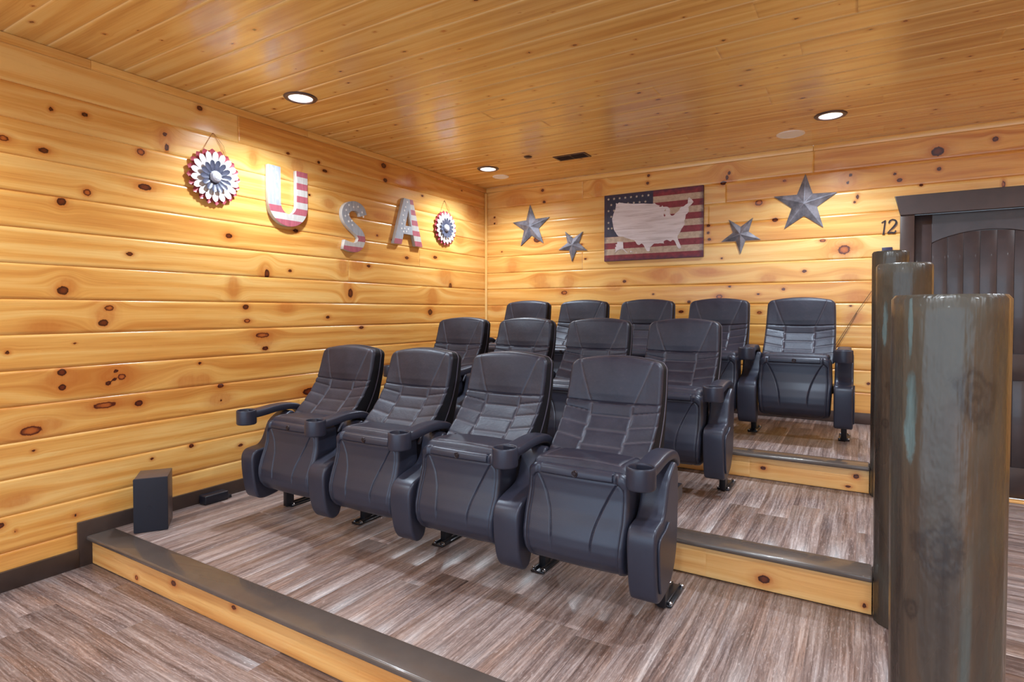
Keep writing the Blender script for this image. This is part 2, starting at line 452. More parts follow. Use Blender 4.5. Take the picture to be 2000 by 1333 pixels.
def letter_face(name, split_x, split_z, slope=0.0):
    m, nt, b = new_mat(name)
    tc = N(nt, 'ShaderNodeTexCoord')
    sx = N(nt, 'ShaderNodeSeparateXYZ'); nt.links.new(tc.outputs['Object'], sx.inputs[0])
    X, Y = sx.outputs[0], sx.outputs[1]
    n = noise(nt, SCALE(nt, tc.outputs['Object'], (60, 8, 1)), 1.0, 4, 0.6)
    red = MATH(nt, 'LESS_THAN', MATH(nt, 'FRACT', MATH(nt, 'MULTIPLY', Y, 1 / 0.096)), 0.5)
    c = MIX(nt, red, RAMP(nt, n, [(0.3, srgb(178, 174, 170)), (0.7, srgb(202, 198, 194))]).outputs[0],
            RAMP(nt, n, [(0.3, srgb(156, 78, 92)), (0.7, srgb(182, 100, 112))]).outputs[0])
    fld = MATH(nt, 'MULTIPLY', MATH(nt, 'LESS_THAN', MATH(nt, 'ADD', X, MATH(nt, 'MULTIPLY', Y, slope)), split_x), MATH(nt, 'GREATER_THAN', Y, split_z))
    c = MIX(nt, fld, c, RAMP(nt, n, [(0.3, srgb(146, 150, 162)), (0.7, srgb(176, 180, 188))]).outputs[0])
    nt.links.new(c, b.inputs['Base Color']); b.inputs['Roughness'].default_value = 0.5
    return m

# ------------------------------------------------------------------ boarded surfaces
def boards(u0, u1, edges, place, knots=(), du=0.012, seed=1, joints=None, jlen=(2.4, 3.6), skip=None,
           groove=0.004, plain_mode=False, rnd=0.9, ksize=(0.010, 0.020), tone=1.0, lips=0.005):
    """tongue and groove boards running along u, stacked between the v values in edges.
    place(u, v, d) -> world arrays, d = depth below the face.  Writes grain and knot coordinates as attributes."""
    rs = np.random.RandomState(seed)
    VS, FS, GR, KN = [], [], [], []
    base = 0
    for j in range(len(edges) - 1):
        v0, v1 = edges[j], edges[j + 1]
        js = [u0]
        if joints and j in joints: js += list(joints[j])
        elif jlen:
            p = u0 + rs.uniform(0.3, 1.0) * jlen[1]
            while p < u1 - 0.4:
                js.append(p); p += rs.uniform(*jlen)
        js.append(u1)
        for a, c in zip(js, js[1:]):
            if plain_mode:
                us = np.array([a, a + 0.0015, c - 0.0015, c]); vs = np.array([v0, v0 + 0.0015, v1 - 0.0015, v1])
                dv = np.array([1, 0, 0, 1.0]); dU = np.array([1, 0, 0, 1.0])
            else:
                n = max(2, int((c - a) / du))
                us = np.concatenate([[a], np.linspace(a + 0.0015, c - 0.0015, n), [c]])
                m = max(3, int((v1 - v0 - 2 * lips) / min(du, 0.011)))
                vs = np.concatenate([[v0, v0 + lips * .4], np.linspace(v0 + lips, v1 - lips, m), [v1 - lips * .4, v1]])
                dv = np.zeros(len(vs)); dv[0] = dv[-1] = 1; dv[1] = dv[-2] = 0.45
                dU = np.zeros(len(us)); dU[0] = dU[-1] = 0.35
            U, V = np.meshgrid(us, vs, indexing='ij')
            dd = groove * np.maximum(dv[None, :], dU[:, None])
            off = rs.uniform(0, 200); offv = rs.uniform(0, 40); tn = rs.normal(0, 0.17) * tone
            flip = rs.choice([-1, 1])
            K = np.full(U.shape, 9.0); T = np.zeros(U.shape)
            G = V.copy()
            if not plain_mode:
                kl = [k for k in knots if v0 - .01 < k[1] < v1 + .01 and a - .02 < k[0] < c + .02]
                for _ in range(rs.poisson(rnd * (c - a))):
                    ku = rs.uniform(a + .05, c - .05); r = rs.uniform(*ksize)
                    kv = rs.uniform(v0 + .015, v1 - .015)
                    if any(abs(ku - q[0]) < .12 for q in kl): continue
                    kl.append((ku, kv, r * rs.uniform(.9, 1.6), r * .8, int(rs.rand() < .3)))
                for ku, kv, ra, rb, ty in kl:
                    x = (U - ku); y = (V - kv)
                    k = np.sqrt((x / ra) ** 2 + (y / rb) ** 2)
                    kcap = 1.0 + (k - 1.0) * np.clip(1.6 - ra * 22, 0.7, 1.6) if True else k
                    if ty == 2: k = np.maximum(k * 1.4, 1.35)
                    T = np.where(k < K, ty % 2, T)
                    K = np.minimum(K, k if ty == 2 else np.where(k > 1, kcap, k))
                    G = G - y * 0.8 * np.exp(-(x / (ra * 2.6)) ** 2 - (y / (rb * 2.4 + .008)) ** 2)
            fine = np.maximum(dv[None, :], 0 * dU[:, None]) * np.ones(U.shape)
            P = np.stack(place(U, V, dd), -1).reshape(-1, 3)
            VS.append(P)
            GR.append(np.stack([U + off, G * flip + offv, np.full(U.shape, tn)], -1).reshape(-1, 3))
            KN.append(np.stack([K, T, fine], -1).reshape(-1, 3))
            nu, nv = U.shape
            idx = np.arange(nu * nv).reshape(nu, nv) + base
            q = np.stack([idx[:-1, :-1], idx[1:, :-1], idx[1:, 1:], idx[:-1, 1:]], -1).reshape(-1, 4)
            if skip is not None:
                cu = (U[:-1, :-1] + U[1:, 1:]) / 2; cv = (V[:-1, :-1] + V[1:, 1:]) / 2
                q = q[~skip(cu, cv).reshape(-1)]
            FS.append(q); base += nu * nv
    V = np.concatenate(VS); F = np.concatenate(FS)
    me = bpy.data.meshes.new('boards')
    me.vertices.add(len(V)); me.vertices.foreach_set('co', V.astype(np.float32).ravel())
    me.loops.add(F.size); me.loops.foreach_set('vertex_index', F.astype(np.int32).ravel())
    me.polygons.add(len(F)); me.polygons.foreach_set('loop_start', np.arange(0, F.size, 4, dtype=np.int32))
    me.update(calc_edges=True)
    for nm, A in (('gr', np.concatenate(GR)), ('kn', np.concatenate(KN))):
        at = me.attributes.new(nm, 'FLOAT_VECTOR', 'POINT')
        at.data.foreach_set('vector', A.astype(np.float32).ravel())
    return me

def add_slab(me, boxes):
    """give a boarded face a solid body: closed boxes behind it"""
    bm = bmesh.new(); bm.from_mesh(me)
    g = bm.verts.layers.float_vector.get('gr'); k = bm.verts.layers.float_vector.get('kn')
    for (x0, x1, y0, y1, z0, z1) in boxes:
        r = bmesh.ops.create_cube(bm, size=1)
        for v in r['verts']:
            v.co = Vector((x0 + (v.co.x + .5) * (x1 - x0), y0 + (v.co.y + .5) * (y1 - y0), z0 + (v.co.z + .5) * (z1 - z0)))
            v[g] = Vector((v.co.x + v.co.y, v.co.z, 0.1)); v[k] = Vector((9, 0, 0))
    bm.to_mesh(me); bm.free()
    return me

def pine_stick(name, p0, axis, length, w, h, M, parent=None, mat=None, tone=0.0, bev=0.004, knots=()):
    """a moulding: box w x h in local yz, length along local x, with grain attributes"""
    b = MB(); b.box(0, length, -w / 2, w / 2, -h / 2, h / 2, bev, 2, M=M)
    me = b.mesh(name)
    n = len(me.vertices)
    Mi = M.inverted()
    co = np.array([list(Mi @ v.co) for v in me.vertices])
    rs = np.random.RandomState(len(name) + int(length * 100))
    at = me.attributes.new('gr', 'FLOAT_VECTOR', 'POINT')
    at.data.foreach_set('vector', np.stack([co[:, 0] + rs.uniform(0, 90), co[:, 1] + co[:, 2] + rs.uniform(0, 9), np.full(n, tone)], -1).astype(np.float32).ravel())
    at = me.attributes.new('kn', 'FLOAT_VECTOR', 'POINT')
    at.data.foreach_set('vector', np.tile([9.0, 0, 0], (n, 1)).astype(np.float32).ravel())
    return link(name, me, mat or PINE_WALL, parent)

KL=[ (1.39,1.988,0.023,0.022,0),(1.39,1.513,0.028,0.025,0),(1.24,0.784,0.047,0.024,1),(1.58,0.869,0.062,0.017,1),(1.76,0.856,0.025,0.018,0),(1.61,1.420,0.026,0.017,1),(1.58,1.336,0.026,0.020,0),(1.15,2.264,0.024,0.015,1),(1.35,2.466,0.011,0.013,0),(1.51,2.058,0.020,0.020,1),(1.79,2.346,0.023,0.021,1),(1.81,2.142,0.040,0.018,0),(2.15,2.710,0.020,0.016,0),(1.93,2.487,0.015,0.012,0),(1.94,2.409,0.012,0.025,0),(1.15,1.195,0.012,0.010,0),(1.44,1.227,0.010,0.006,0),(1.38,1.074,0.023,0.019,0),(1.38,0.993,0.021,0.017,0),(1.34,1.025,0.007,0.005,0),(1.67,1.023,0.024,0.018,1),(1.64,1.058,0.013,0.012,0),(1.60,0.992,0.016,0.015,0),(1.63,1.013,0.011,0.009,0),(2.27,0.903,0.025,0.014,0),(2.27,0.808,0.014,0.007,0),(2.13,1.065,0.013,0.010,0),(2.07,0.540,0.020,0.013,0),(1.83,0.509,0.012,0.009,0),(1.25,0.678,0.011,0.008,0),(2.59,1.231,0.058,0.018,1),(2.61,1.135,0.025,0.015,0),(3.00,0.779,0.073,0.028,0),(3.42,1.553,0.028,0.039,0),(2.46,1.431,0.023,0.018,0),(2.47,1.335,0.027,0.014,1),(3.82,2.701,0.032,0.023,0),(3.84,2.576,0.026,0.018,0),(3.10,2.573,0.015,0.012,0),(3.16,2.518,0.026,0.012,0),(2.88,2.010,0.023,0.015,0),(2.34,1.911,0.026,0.017,0),(1.11,0.332,0.018,0.015,0),(1.17,0.286,0.008,0.008,0),(1.43,0.287,0.012,0.008,0),(2.63,1.672,0.021,0.033,0),(4.79,1.659,0.026,0.037,0),(4.46,1.393,0.032,0.030,0),(3.54,1.263,0.029,0.013,0),(3.18,1.354,0.021,0.012,0),(4.12,1.904,0.029,0.014,0),(4.54,1.942,0.032,0.015,0),(3.63,1.794,0.024,0.013,0),(2.41,0.476,0.019,0.011,0) ]
KB=[ (2.55,1.532,0.031,0.019,1),(4.14,2.615,0.041,0.035,0),(4.48,2.656,0.020,0.019,0),(4.15,2.482,0.016,0.016,0),(3.87,2.478,0.013,0.012,0),(3.90,2.426,0.020,0.016,0),(3.57,2.507,0.014,0.012,0),(3.55,2.447,0.011,0.012,0),(2.88,2.351,0.033,0.027,1),(3.01,2.189,0.024,0.018,0),(3.53,1.903,0.044,0.038,1),(2.61,2.602,0.013,0.023,0),(2.58,2.556,0.027,0.018,0),(2.63,2.641,0.013,0.018,0),(2.45,2.183,0.018,0.014,0),(2.45,2.118,0.014,0.014,0),(2.46,2.057,0.018,0.014,0),(1.89,2.709,0.015,0.015,0),(1.88,2.637,0.015,0.015,0),(0.75,2.567,0.019,0.016,0),(0.73,2.693,0.019,0.016,0),(0.67,2.174,0.050,0.033,0),(0.99,1.596,0.036,0.021,1),(1.94,1.565,0.015,0.010,0),(3.71,0.814,0.014,0.012,0),(2.89,1.388,0.021,0.013,1),(3.58,1.442,0.014,0.008,0),(1.15,1.445,0.023,0.016,0),(2.28,1.488,0.019,0.014,0),(0.12,2.457,0.014,0.011,0),(0.12,2.388,0.014,0.011,0),(2.64,1.622,0.018,0.009,0),(2.88,1.550,0.017,0.009,0),(3.08,1.590,0.016,0.013,0),(4.53,2.322,0.011,0.030,1),(3.62,2.324,0.011,0.021,0),(3.60,2.284,0.011,0.012,0),(4.04,2.371,0.013,0.012,0),(1.23,1.938,0.017,0.010,0),(2.57,1.879,0.013,0.009,0),(1.65,1.696,0.021,0.015,0),(3.24,1.738,0.019,0.013,0) ]
KR1 =[ (0.84,0.090,0.023,0.015,0),(1.32,0.102,0.019,0.011,0) ]
KR2 =[ (3.30,0.210,0.027,0.018,0),(3.68,0.194,0.011,0.011,0) ]
KR3 =[ (3.13,0.397,0.018,0.013,0),(3.64,0.419,0.018,0.015,0),(3.60,0.352,0.018,0.009,0) ]
MAP =[ (1.572,2.470),(1.588,2.458),(1.603,2.473),(1.748,2.447),(1.936,2.431),(1.958,2.431),(1.968,2.421),(1.990,2.407),(2.011,2.406),(2.000,2.392),(2.025,2.395),(2.035,2.404),(2.042,2.390),(2.067,2.384),(2.084,2.386),(2.101,2.374),(2.108,2.349),(2.105,2.319),(2.119,2.295),(2.136,2.299),(2.154,2.314),(2.173,2.323),(2.194,2.348),(2.214,2.370),(2.254,2.386),(2.271,2.402),(2.274,2.438),(2.287,2.448),(2.304,2.435),(2.324,2.406),(2.301,2.385),(2.284,2.373),(2.278,2.354),(2.281,2.327),(2.255,2.295),(2.251,2.269),(2.241,2.242),(2.245,2.208),(2.222,2.180),(2.205,2.144),(2.181,2.105),(2.181,2.077),(2.199,2.035),(2.212,2.001),(2.196,1.980),(2.179,1.996),(2.161,2.038),(2.147,2.063),(2.127,2.066),(2.113,2.061),(2.089,2.073),(2.061,2.068),(2.047,2.062),(2.051,2.045),(2.012,2.044),(1.974,2.049),(1.938,2.034),(1.917,2.011),(1.913,1.980),(1.885,1.985),(1.867,2.014),(1.852,2.043),(1.834,2.055),(1.812,2.042),(1.786,2.057),(1.764,2.091),(1.727,2.097),(1.690,2.117),(1.645,2.131),(1.596,2.145),(1.569,2.183),(1.550,2.213),(1.540,2.264),(1.531,2.315),(1.546,2.365),(1.565,2.413),(1.572,2.448) ]
ALASKA =[ (1.585,2.088),(1.645,2.084),(1.649,2.019),(1.668,1.997),(1.694,1.974),(1.687,1.971),(1.646,2.009),(1.616,2.011),(1.585,2.001),(1.562,1.981),(1.570,2.006),(1.562,2.032),(1.577,2.045),(1.566,2.060),(1.585,2.066) ]
LAKE =[ (2.048,2.324),(2.057,2.326),(2.064,2.302),(2.055,2.294),(2.048,2.303) ]
LAKE2 =[ (2.053,2.354),(2.067,2.367),(2.070,2.359),(2.060,2.343) ]

KL += [(1.38, 1.04, .075, .045, 2), (1.645, 1.03, .08, .05, 2), (2.6, 1.19, .07, .04, 2), (1.59, 1.38, .045, .05, 2), (1.93, 2.45, .035, .06, 2), (1.30, .80, .07, .03, 2), (2.05, .95, .06, .04, 2), (4.95, 2.2, .07, .08, 2), (5.2, 2.5, .1, .08, 2), (3.5, 1.8, .06, .05, 2), (2.9, 2.5, .05, .05, 2)]
KB += [(2.6, 2.6, .05, .06, 2), (3.53, 1.9, .09, .05, 2), (1.37, 2.57, .035, .06, 2), (3.55, 2.47, .06, .06, 2), (0.4, 2.6, .12, .08, 2), (2.0, 1.75, .08, .05, 2), (0.7, 1.75, .07, .05, 2), (3.62, 1.5, .06, .05, 2), (0.1, 2.4, .06, .05, 2)]
KL += [ (2.37,1.570,0.034,0.070,2),(2.61,1.671,0.033,0.051,2),(3.39,1.608,0.039,0.094,2),(3.34,1.774,0.038,0.059,2),(4.50,1.511,0.064,0.112,2),(4.19,2.639,0.073,0.068,2),(3.79,2.242,0.090,0.027,2),(3.20,2.265,0.047,0.037,2),(2.53,2.474,0.028,0.043,2),(1.41,1.535,0.037,0.039,2),(1.31,1.317,0.067,0.027,2),(2.27,0.815,0.072,0.041,2),(2.15,0.947,0.048,0.040,2),(2.79,1.434,0.054,0.038,2),(1.17,0.437,0.062,0.026,2),(4.71,1.761,0.085,0.084,2) ]
KB += [ (1.04,1.713,0.059,0.064,2),(1.54,1.648,0.076,0.041,2),(2.16,1.706,0.058,0.048,2),(0.73,1.666,0.087,0.044,2),(0.35,1.901,0.053,0.068,2),(3.57,1.663,0.058,0.042,2),(3.14,1.261,0.040,0.035,2),(3.61,1.350,0.050,0.042,2),(2.61,2.589,0.044,0.073,2),(3.53,1.895,0.058,0.059,2),(1.37,2.650,0.044,0.072,2),(0.61,2.167,0.089,0.044,2),(0.15,1.450,0.069,0.046,2),(2.44,1.768,0.082,0.028,2),(2.96,1.682,0.058,0.036,2) ]
YR = [1.50, 2.74, 3.96]          # risers
ZT = [0.16, 0.325, 0.485]        # deck heights
XD = 3.705                       # right end of the nosings
CH = [0.855, 1.456, 2.057, 2.658, 3.259]

# downlight positions
DL = [(0.54, 2.50), (3.456, 4.67), (0.545, 4.68), (3.456, 2.50), (0.54, 0.33), (3.456, 0.33), (0.54, -1.84), (3.456, -1.84), (5.4, 2.5), (5.4, 0.33), (5.4, 4.67)]  # leading entries are visible; the rest continue the grid unseen, added for light

zedges = [0.008 + 0.182 * k for k in range(15)] + [H - 0.002]
zedges = [0.0] + zedges[1:]
left = boards(-2.6, D, zedges, lambda u, v, d: (-d, u, v), KL, seed=11, rnd=0.28, jlen=None, groove=0.006, lips=0.007,
              joints={3: [2.9], 6: [0.2], 9: [3.4], 12: [0.1], 14: [2.417], 10: [4.3]})
add_slab(left, [(-0.12, -0.012, -2.6, D + 0.12, -0.1, H + 0.1)])
o = link('wall_left', left, PINE_WALL, None, 0); tag(o, 'wall of knotty varnished pine boards', kind='structure')

DX0, DX1, DZ1 = 3.955, 4.965, 2.175
back = boards(0.0, 6.3, zedges, lambda u, v, d: (u, D + d, v), KB, seed=23, rnd=0.5, jlen=None, groove=0.006, lips=0.007,
              joints={14: [1.2, 3.30], 13: [2.6], 12: [2.45], 9: [4.1], 6: [1.7], 4: [2.9], 10: [1.2]},
              skip=lambda u, v: (u > DX0) & (u < DX1) & (v < DZ1))
add_slab(back, [(-0.0, DX0, D + 0.012, D + 0.12, -0.1, H), (DX1, 6.3, D + 0.012, D + 0.12, -0.1, H), (DX0, DX1, D + 0.012, D + 0.12, DZ1, H)])
o = link('wall_back', back, PINE_WALL, None, 0); tag(o, kind='structure')

yb = [1.1505 + 0.1816 * k for k in range(-20, 24)] + [D]
yb = [y for y in yb if y > -2.6]
def in_can(u, v):
    m = np.zeros(u.shape, bool)
    for x, y in DL: m |= (u - x) ** 2 + (v - y) ** 2 < 0.088 ** 2
    return m
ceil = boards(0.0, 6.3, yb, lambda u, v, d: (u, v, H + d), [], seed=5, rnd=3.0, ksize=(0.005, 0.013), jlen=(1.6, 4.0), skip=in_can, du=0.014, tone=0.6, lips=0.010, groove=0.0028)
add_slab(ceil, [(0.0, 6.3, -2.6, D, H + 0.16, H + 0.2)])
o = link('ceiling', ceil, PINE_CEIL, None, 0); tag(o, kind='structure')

right = boards(-2.6, D, zedges, lambda u, v, d: (6.3 + d, u, v), [], seed=71, rnd=0.5, du=0.03)
add_slab(right, [(6.312, 6.42, -2.6, D + .12, -0.1, H + 0.1)])
o = link('wall_right', right, PINE_WALL, None, 0); tag(o, kind='structure')

fe = list(np.arange(-2.6, D + 0.15, 0.152))
fl = boards(0.0, 6.3, fe, lambda u, v, d: (u, v, -d), [], seed=3, plain_mode=True, groove=0.0012, jlen=(1.2, 1.2), tone=1.3)
add_slab(fl, [(-0.0, 6.3, -2.6, D + .12, -0.12, -0.004)])
o = link('floor', fl, VINYL, None, 0); tag(o, kind='structure')

# mouldings at the ceiling and in the corner
I4 = Matrix.Identity(4)
def along_y(x, y, z): return Matrix(((0, -1, 0, x), (1, 0, 0, y), (0, 0, 1, z), (0, 0, 0, 1)))
def along_x(x, y, z): return Matrix.Translation((x, y, z))
def along_z(x, y, z): return Matrix(((0, 1, 0, x), (0, 0, 1, y), (1, 0, 0, z), (0, 0, 0, 1)))
n = 1
for (a, c) in ((-2.6, 1.53), (1.53, 2.98), (2.98, D)):
    o = pine_stick('trim_%d' % n, None, 'y', c - a - 0.001, 0.022, 0.048, along_y(0.011, a, H - 0.025), tone=-0.3); tag(o, kind='structure'); n += 1
for (a, c) in ((0.022, 3.3), (3.3, 6.3)):
    o = pine_stick('trim_%d' % n, None, 'x', c - a - 0.001, 0.022, 0.048, along_x(a, D - 0.011, H - 0.025), tone=-0.3); tag(o, kind='structure'); n += 1
o = pine_stick('trim_%d' % n, None, 'z', H - 0.05 - 0.49, 0.03, 0.03, along_z(0.015, D - 0.015, 0.49), tone=-0.45, bev=0.012); tag(o, kind='structure'); n += 1

# baseboards stepping up with the tiers
b = MB()
b.box(0.0, 0.02, -2.6, 1.44, 0.0, 0.100, 0.002)
b.box(0.0, 0.02, 1.435, 2.665, 0.0, 0.245, 0.002)
b.box(0.0, 0.02, 2.66, 3.885, 0.0, 0.408, 0.002)
b.box(0.0, 0.02, 3.88, D, 0.0, 0.575, 0.002)
o = b.build('baseboard_left', BASE_M); tag(o, kind='structure')
b = MB()
b.box(0.02, 3.90, D - 0.02, D, 0.486, 0.575, 0.002)
b.box(4.965 + .045, 6.3, D - 0.02, D, 0.0, 0.11, 0.002)
o = b.build('baseboard_back', BROWN); tag(o, kind='structure')

# ------------------------------------------------------------------ seating platforms (three tiers)
KR = [KR1, KR2, KR3]
plat_names = ['lowest wood-look seating platform carrying the front row of chairs',
              'middle wood-look seating platform carrying the second row of chairs',
              'highest wood-look seating platform against the back wall']
for i in range(3):
    y0 = YR[i]; z1 = ZT[i]; zb = 0.0 if i == 0 else ZT[i - 1]
    y1 = YR[i + 1] if i < 2 else D
    root = empty('seating_platform', (0, y0, zb)); tag(root, plat_names[i], 'platform', kind='structure')
    Ti = Matrix.Translation((0, -y0, -zb))
    # deck planks run front to back
    xe = list(np.arange(0.0, XD, 0.152)) + [XD]
    dk = boards(y0 + 0.10, y1, xe, lambda u, v, d: (v, u, z1 - d), [], seed=31 + i, plain_mode=True, groove=0.0012, jlen=(1.2, 1.2), tone=1.3)
    add_slab(dk, [(0.0, XD, y0 + 0.02, y1 + (0.02 if i < 2 else 0), zb + 0.001, z1 - 0.004)])
    bmx = bmesh.new(); bmx.from_mesh(dk)
    bmx.to_mesh(dk); bmx.free()
    # strip beside the posts
    ys = y0 + 0.10; ye = (YR[i + 1] + 0.10) if i < 2 else D
    dk2 = boards(ys, ye, [XD, XD + .185], lambda u, v, d: (v, u, z1 - d), [], seed=41 + i, plain_mode=True, groove=0.0012, jlen=(1.2, 1.2), tone=1.3)
    add_slab(dk2, [(XD + 0.001, XD + .185, ys, ye, 0.001, z1 - 0.004)])
    bm = bmesh.new(); bm.from_mesh(dk); bm.from_mesh(dk2); bm.to_mesh(dk); bm.free()
    dk.transform(Ti)
    link('deck', dk, VINYL, root, 0)
    rz = boards(0.0 if i else 0.02, XD, [zb + 0.002, z1 - 0.02], lambda u, v, d: (u, y0 + d, v), KR[i], seed=51 + i, rnd=0.25, jlen=None, joints={0: [1.8, 3.05]} if i else {0: []}, lips=0.002, groove=0.001)
    add_slab(rz, [(0.02, XD, y0 + 0.003, y0 + 0.02, zb + 0.002, z1 - 0.02)])
    rz.transform(Ti)
    link('riser', rz, PINE_RISER, root, 0)
    b = MB(); b.box(0.02, XD + 0.003, y0 - 0.03, y0 + 0.115, z1 - 0.022, z1 + 0.004, 0.009, 3, M=Ti)
    b.build('nosing', BROWN_GLOSS, root)
b = MB(); b.box(0.0, 0.019, 1.44, 1.50, 0.0, 0.24)

# ------------------------------------------------------------------ log posts on the aisle side
def log_post(name, x, y, z0, z1, r, seed, label, bulge=0.0):
    rs = np.random.RandomState(seed)
    segs, rows = 130, 60
    b = bmesh.new(); rings = []
    ph = rs.uniform(0, 6.28, 8); am = rs.uniform(0.3, 1.0, 8)
    for j in range(rows + 1):
        t = j / rows; z = z0 + (z1 - z0) * t - z0
        ring = []
        for i in range(segs):
            a = 2 * math.pi * i / segs
            rr = r * (1 + 0.012 * am[0] * math.sin(2 * a + ph[0] + t * 1.2) + 0.010 * am[1] * math.sin(3 * a + ph[1] - t * 2) + 0.007 * am[2] * math.sin(5 * a + ph[2])
                      + 0.006 * math.sin(9 * t + ph[3] + a) + 0.008 * math.sin(4 * t + ph[4]))
            af = (a + 0.12 * math.sin(3 * a + ph[5]) + 0.05 * math.sin(2.5 * t + ph[6])) * 13 / (2 * math.pi); fa = (af % 1.0 - 0.5) * 2 * math.pi / 13
            rr *= 0.45 + 0.55 * math.cos(math.pi / 13) / math.cos(fa)
            rr *= 1 - 0.03 * (1 - t)
            top = max(0.0, (t - (1 - 0.008 / (z1 - z0))) * (z1 - z0) / 0.008)
            if j == rows: rr -= 0.007
            ring.append(b.verts.new((rr * math.cos(a), rr * math.sin(a), z)))
        rings.append(ring)
        if j == rows - 1:
            pass
    # pull the last but one ring close to the top for a small rounded arris
    for v in rings[-2]: v.co.z = (z1 - z0) - 0.009
    for A, B in zip(rings, rings[1:]):
        for i in range(segs): b.faces.new((A[i], A[(i + 1) % segs], B[(i + 1) % segs], B[i]))
    b.faces.new(rings[-1]); b.faces.new(rings[0][::-1])
    me = bpy.data.meshes.new(name); b.to_mesh(me); b.free()
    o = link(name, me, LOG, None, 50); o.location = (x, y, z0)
    tag(o, label, 'post', 'log posts along the aisle')
    return o
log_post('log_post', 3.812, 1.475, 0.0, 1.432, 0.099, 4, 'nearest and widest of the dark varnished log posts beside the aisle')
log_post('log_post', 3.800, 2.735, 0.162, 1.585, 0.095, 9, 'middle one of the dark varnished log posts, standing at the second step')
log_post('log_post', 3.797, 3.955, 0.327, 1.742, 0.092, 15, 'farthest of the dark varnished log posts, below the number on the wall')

# ------------------------------------------------------------------ door in the back wall
DA, DB = 4.0, 4.92
root = empty('door_1', ((DA + DB) / 2, D, 0.0)); tag(root, kind='structure')
T = Matrix.Translation((-(DA + DB) / 2, -D, 0))
yd = D + 0.055      # face of the leaf
b = MB(); b.box(DA, DB, yd + 0.012, yd + 0.045, 0.02, 2.15, M=T)
W = DB - DA
x0, x1 = DA + 0.115, DB - 0.115
# stiles and rails standing proud of the planked panels
b.box(DA + .002, x0, yd, yd + 0.02, 0.022, 2.148, 0.003, M=T)
b.box(x1, DB - .002, yd, yd + 0.02, 0.022, 2.148, 0.003, M=T)
b.box(x0, x1, yd, yd + 0.02, 0.022, 0.25, 0.003, M=T)
b.box(x0, x1, yd, yd + 0.02, 0.889, 1.083, 0.003, M=T)
o = b.build('leaf', DOOR_M, root)
arch = [(x0 - .001, 2.148), (x0 - .001, 1.925)]
for k in range(0, 21):
    t = k / 20; arch.append((x0 + (x1 - x0) * t, 1.925 + 0.085 * math.sin(math.pi * t) ** 0.8))
arch += [(x1 + .001, 1.925), (x1 + .001, 2.148)]
me = extrude2d([arch], 0.02, 0.003); me.transform(T @ Matrix.Translation((0, yd + 0.02, 0)) @ ON_BACK)
link('arched_rail', me, DOOR_M, root)
for (z0, z1, nm) in ((1.085, 2.0, 'upper_panel'), (0.252, 0.887, 'lower_panel')):
    b = MB(); nn = 7; ww = (x1 - x0) / nn
    for k in range(nn): b.box(x0 + k * ww + .0006, x0 + (k + 1) * ww - .0006, yd + 0.006, yd + 0.014, z0, z1, 0.002, M=T)
    b.build(nm, DOOR_M, root)
b = MB(); b.lathe([(0.0, 0.0), (0.03, 0.0), (0.03, 0.008), (0.012, 0.012), (0.011, 0.035), (0.027, 0.045), (0.03, 0.06), (0.022, 0.072), (0, 0.074)], 28, M=T @ Matrix.Translation((DB - 0.07, yd, 0.98)) @ ON_BACK)
b.build('door_knob', IRON, root)
# frame: jambs, tapered head casing
b = MB()
b.box(3.908, DA, D - 0.022, D + 0.10, 0.0, 2.155, 0.003)
o = b.build('trim_%d' % n, BROWN); tag(o, kind='structure'); n += 1
b = MB()
b.box(DB, 5.01, D - 0.022, D + 0.10, 0.0, 2.155, 0.003)
o = b.build('trim_%d' % n, BROWN); tag(o, kind='structure'); n += 1
me = extrude2d([[(3.908, 2.146), (5.012, 2.146), (5.048, 2.297), (3.871, 2.297)]], 0.034, 0.003)
me.transform(Matrix.Translation((0, D, 0)) @ ON_BACK)
b = MB(); b.bm.from_mesh(me); b.box(DA - .02, DB + .02, D + 0.001, D + 0.10, 2.153, 2.18)
o = b.build('trim_%d' % n, BROWN); tag(o, kind='structure'); n += 1
o = pine_stick('trim_%d' % n, None, 'x', DB - DA - .004, 0.07, 0.018, along_x(DA + .002, D + 0.03, 0.010), mat=PINE_RISER); tag(o, kind='structure'); n += 1

# ------------------------------------------------------------------ theatre chairs
Y0 = [2.37, 3.59, 4.66]
LEAN = [0.5, 0.0, 1.0]

def interp(x, tab):
    xs, ys = zip(*tab); return np.interp(x, xs, ys)

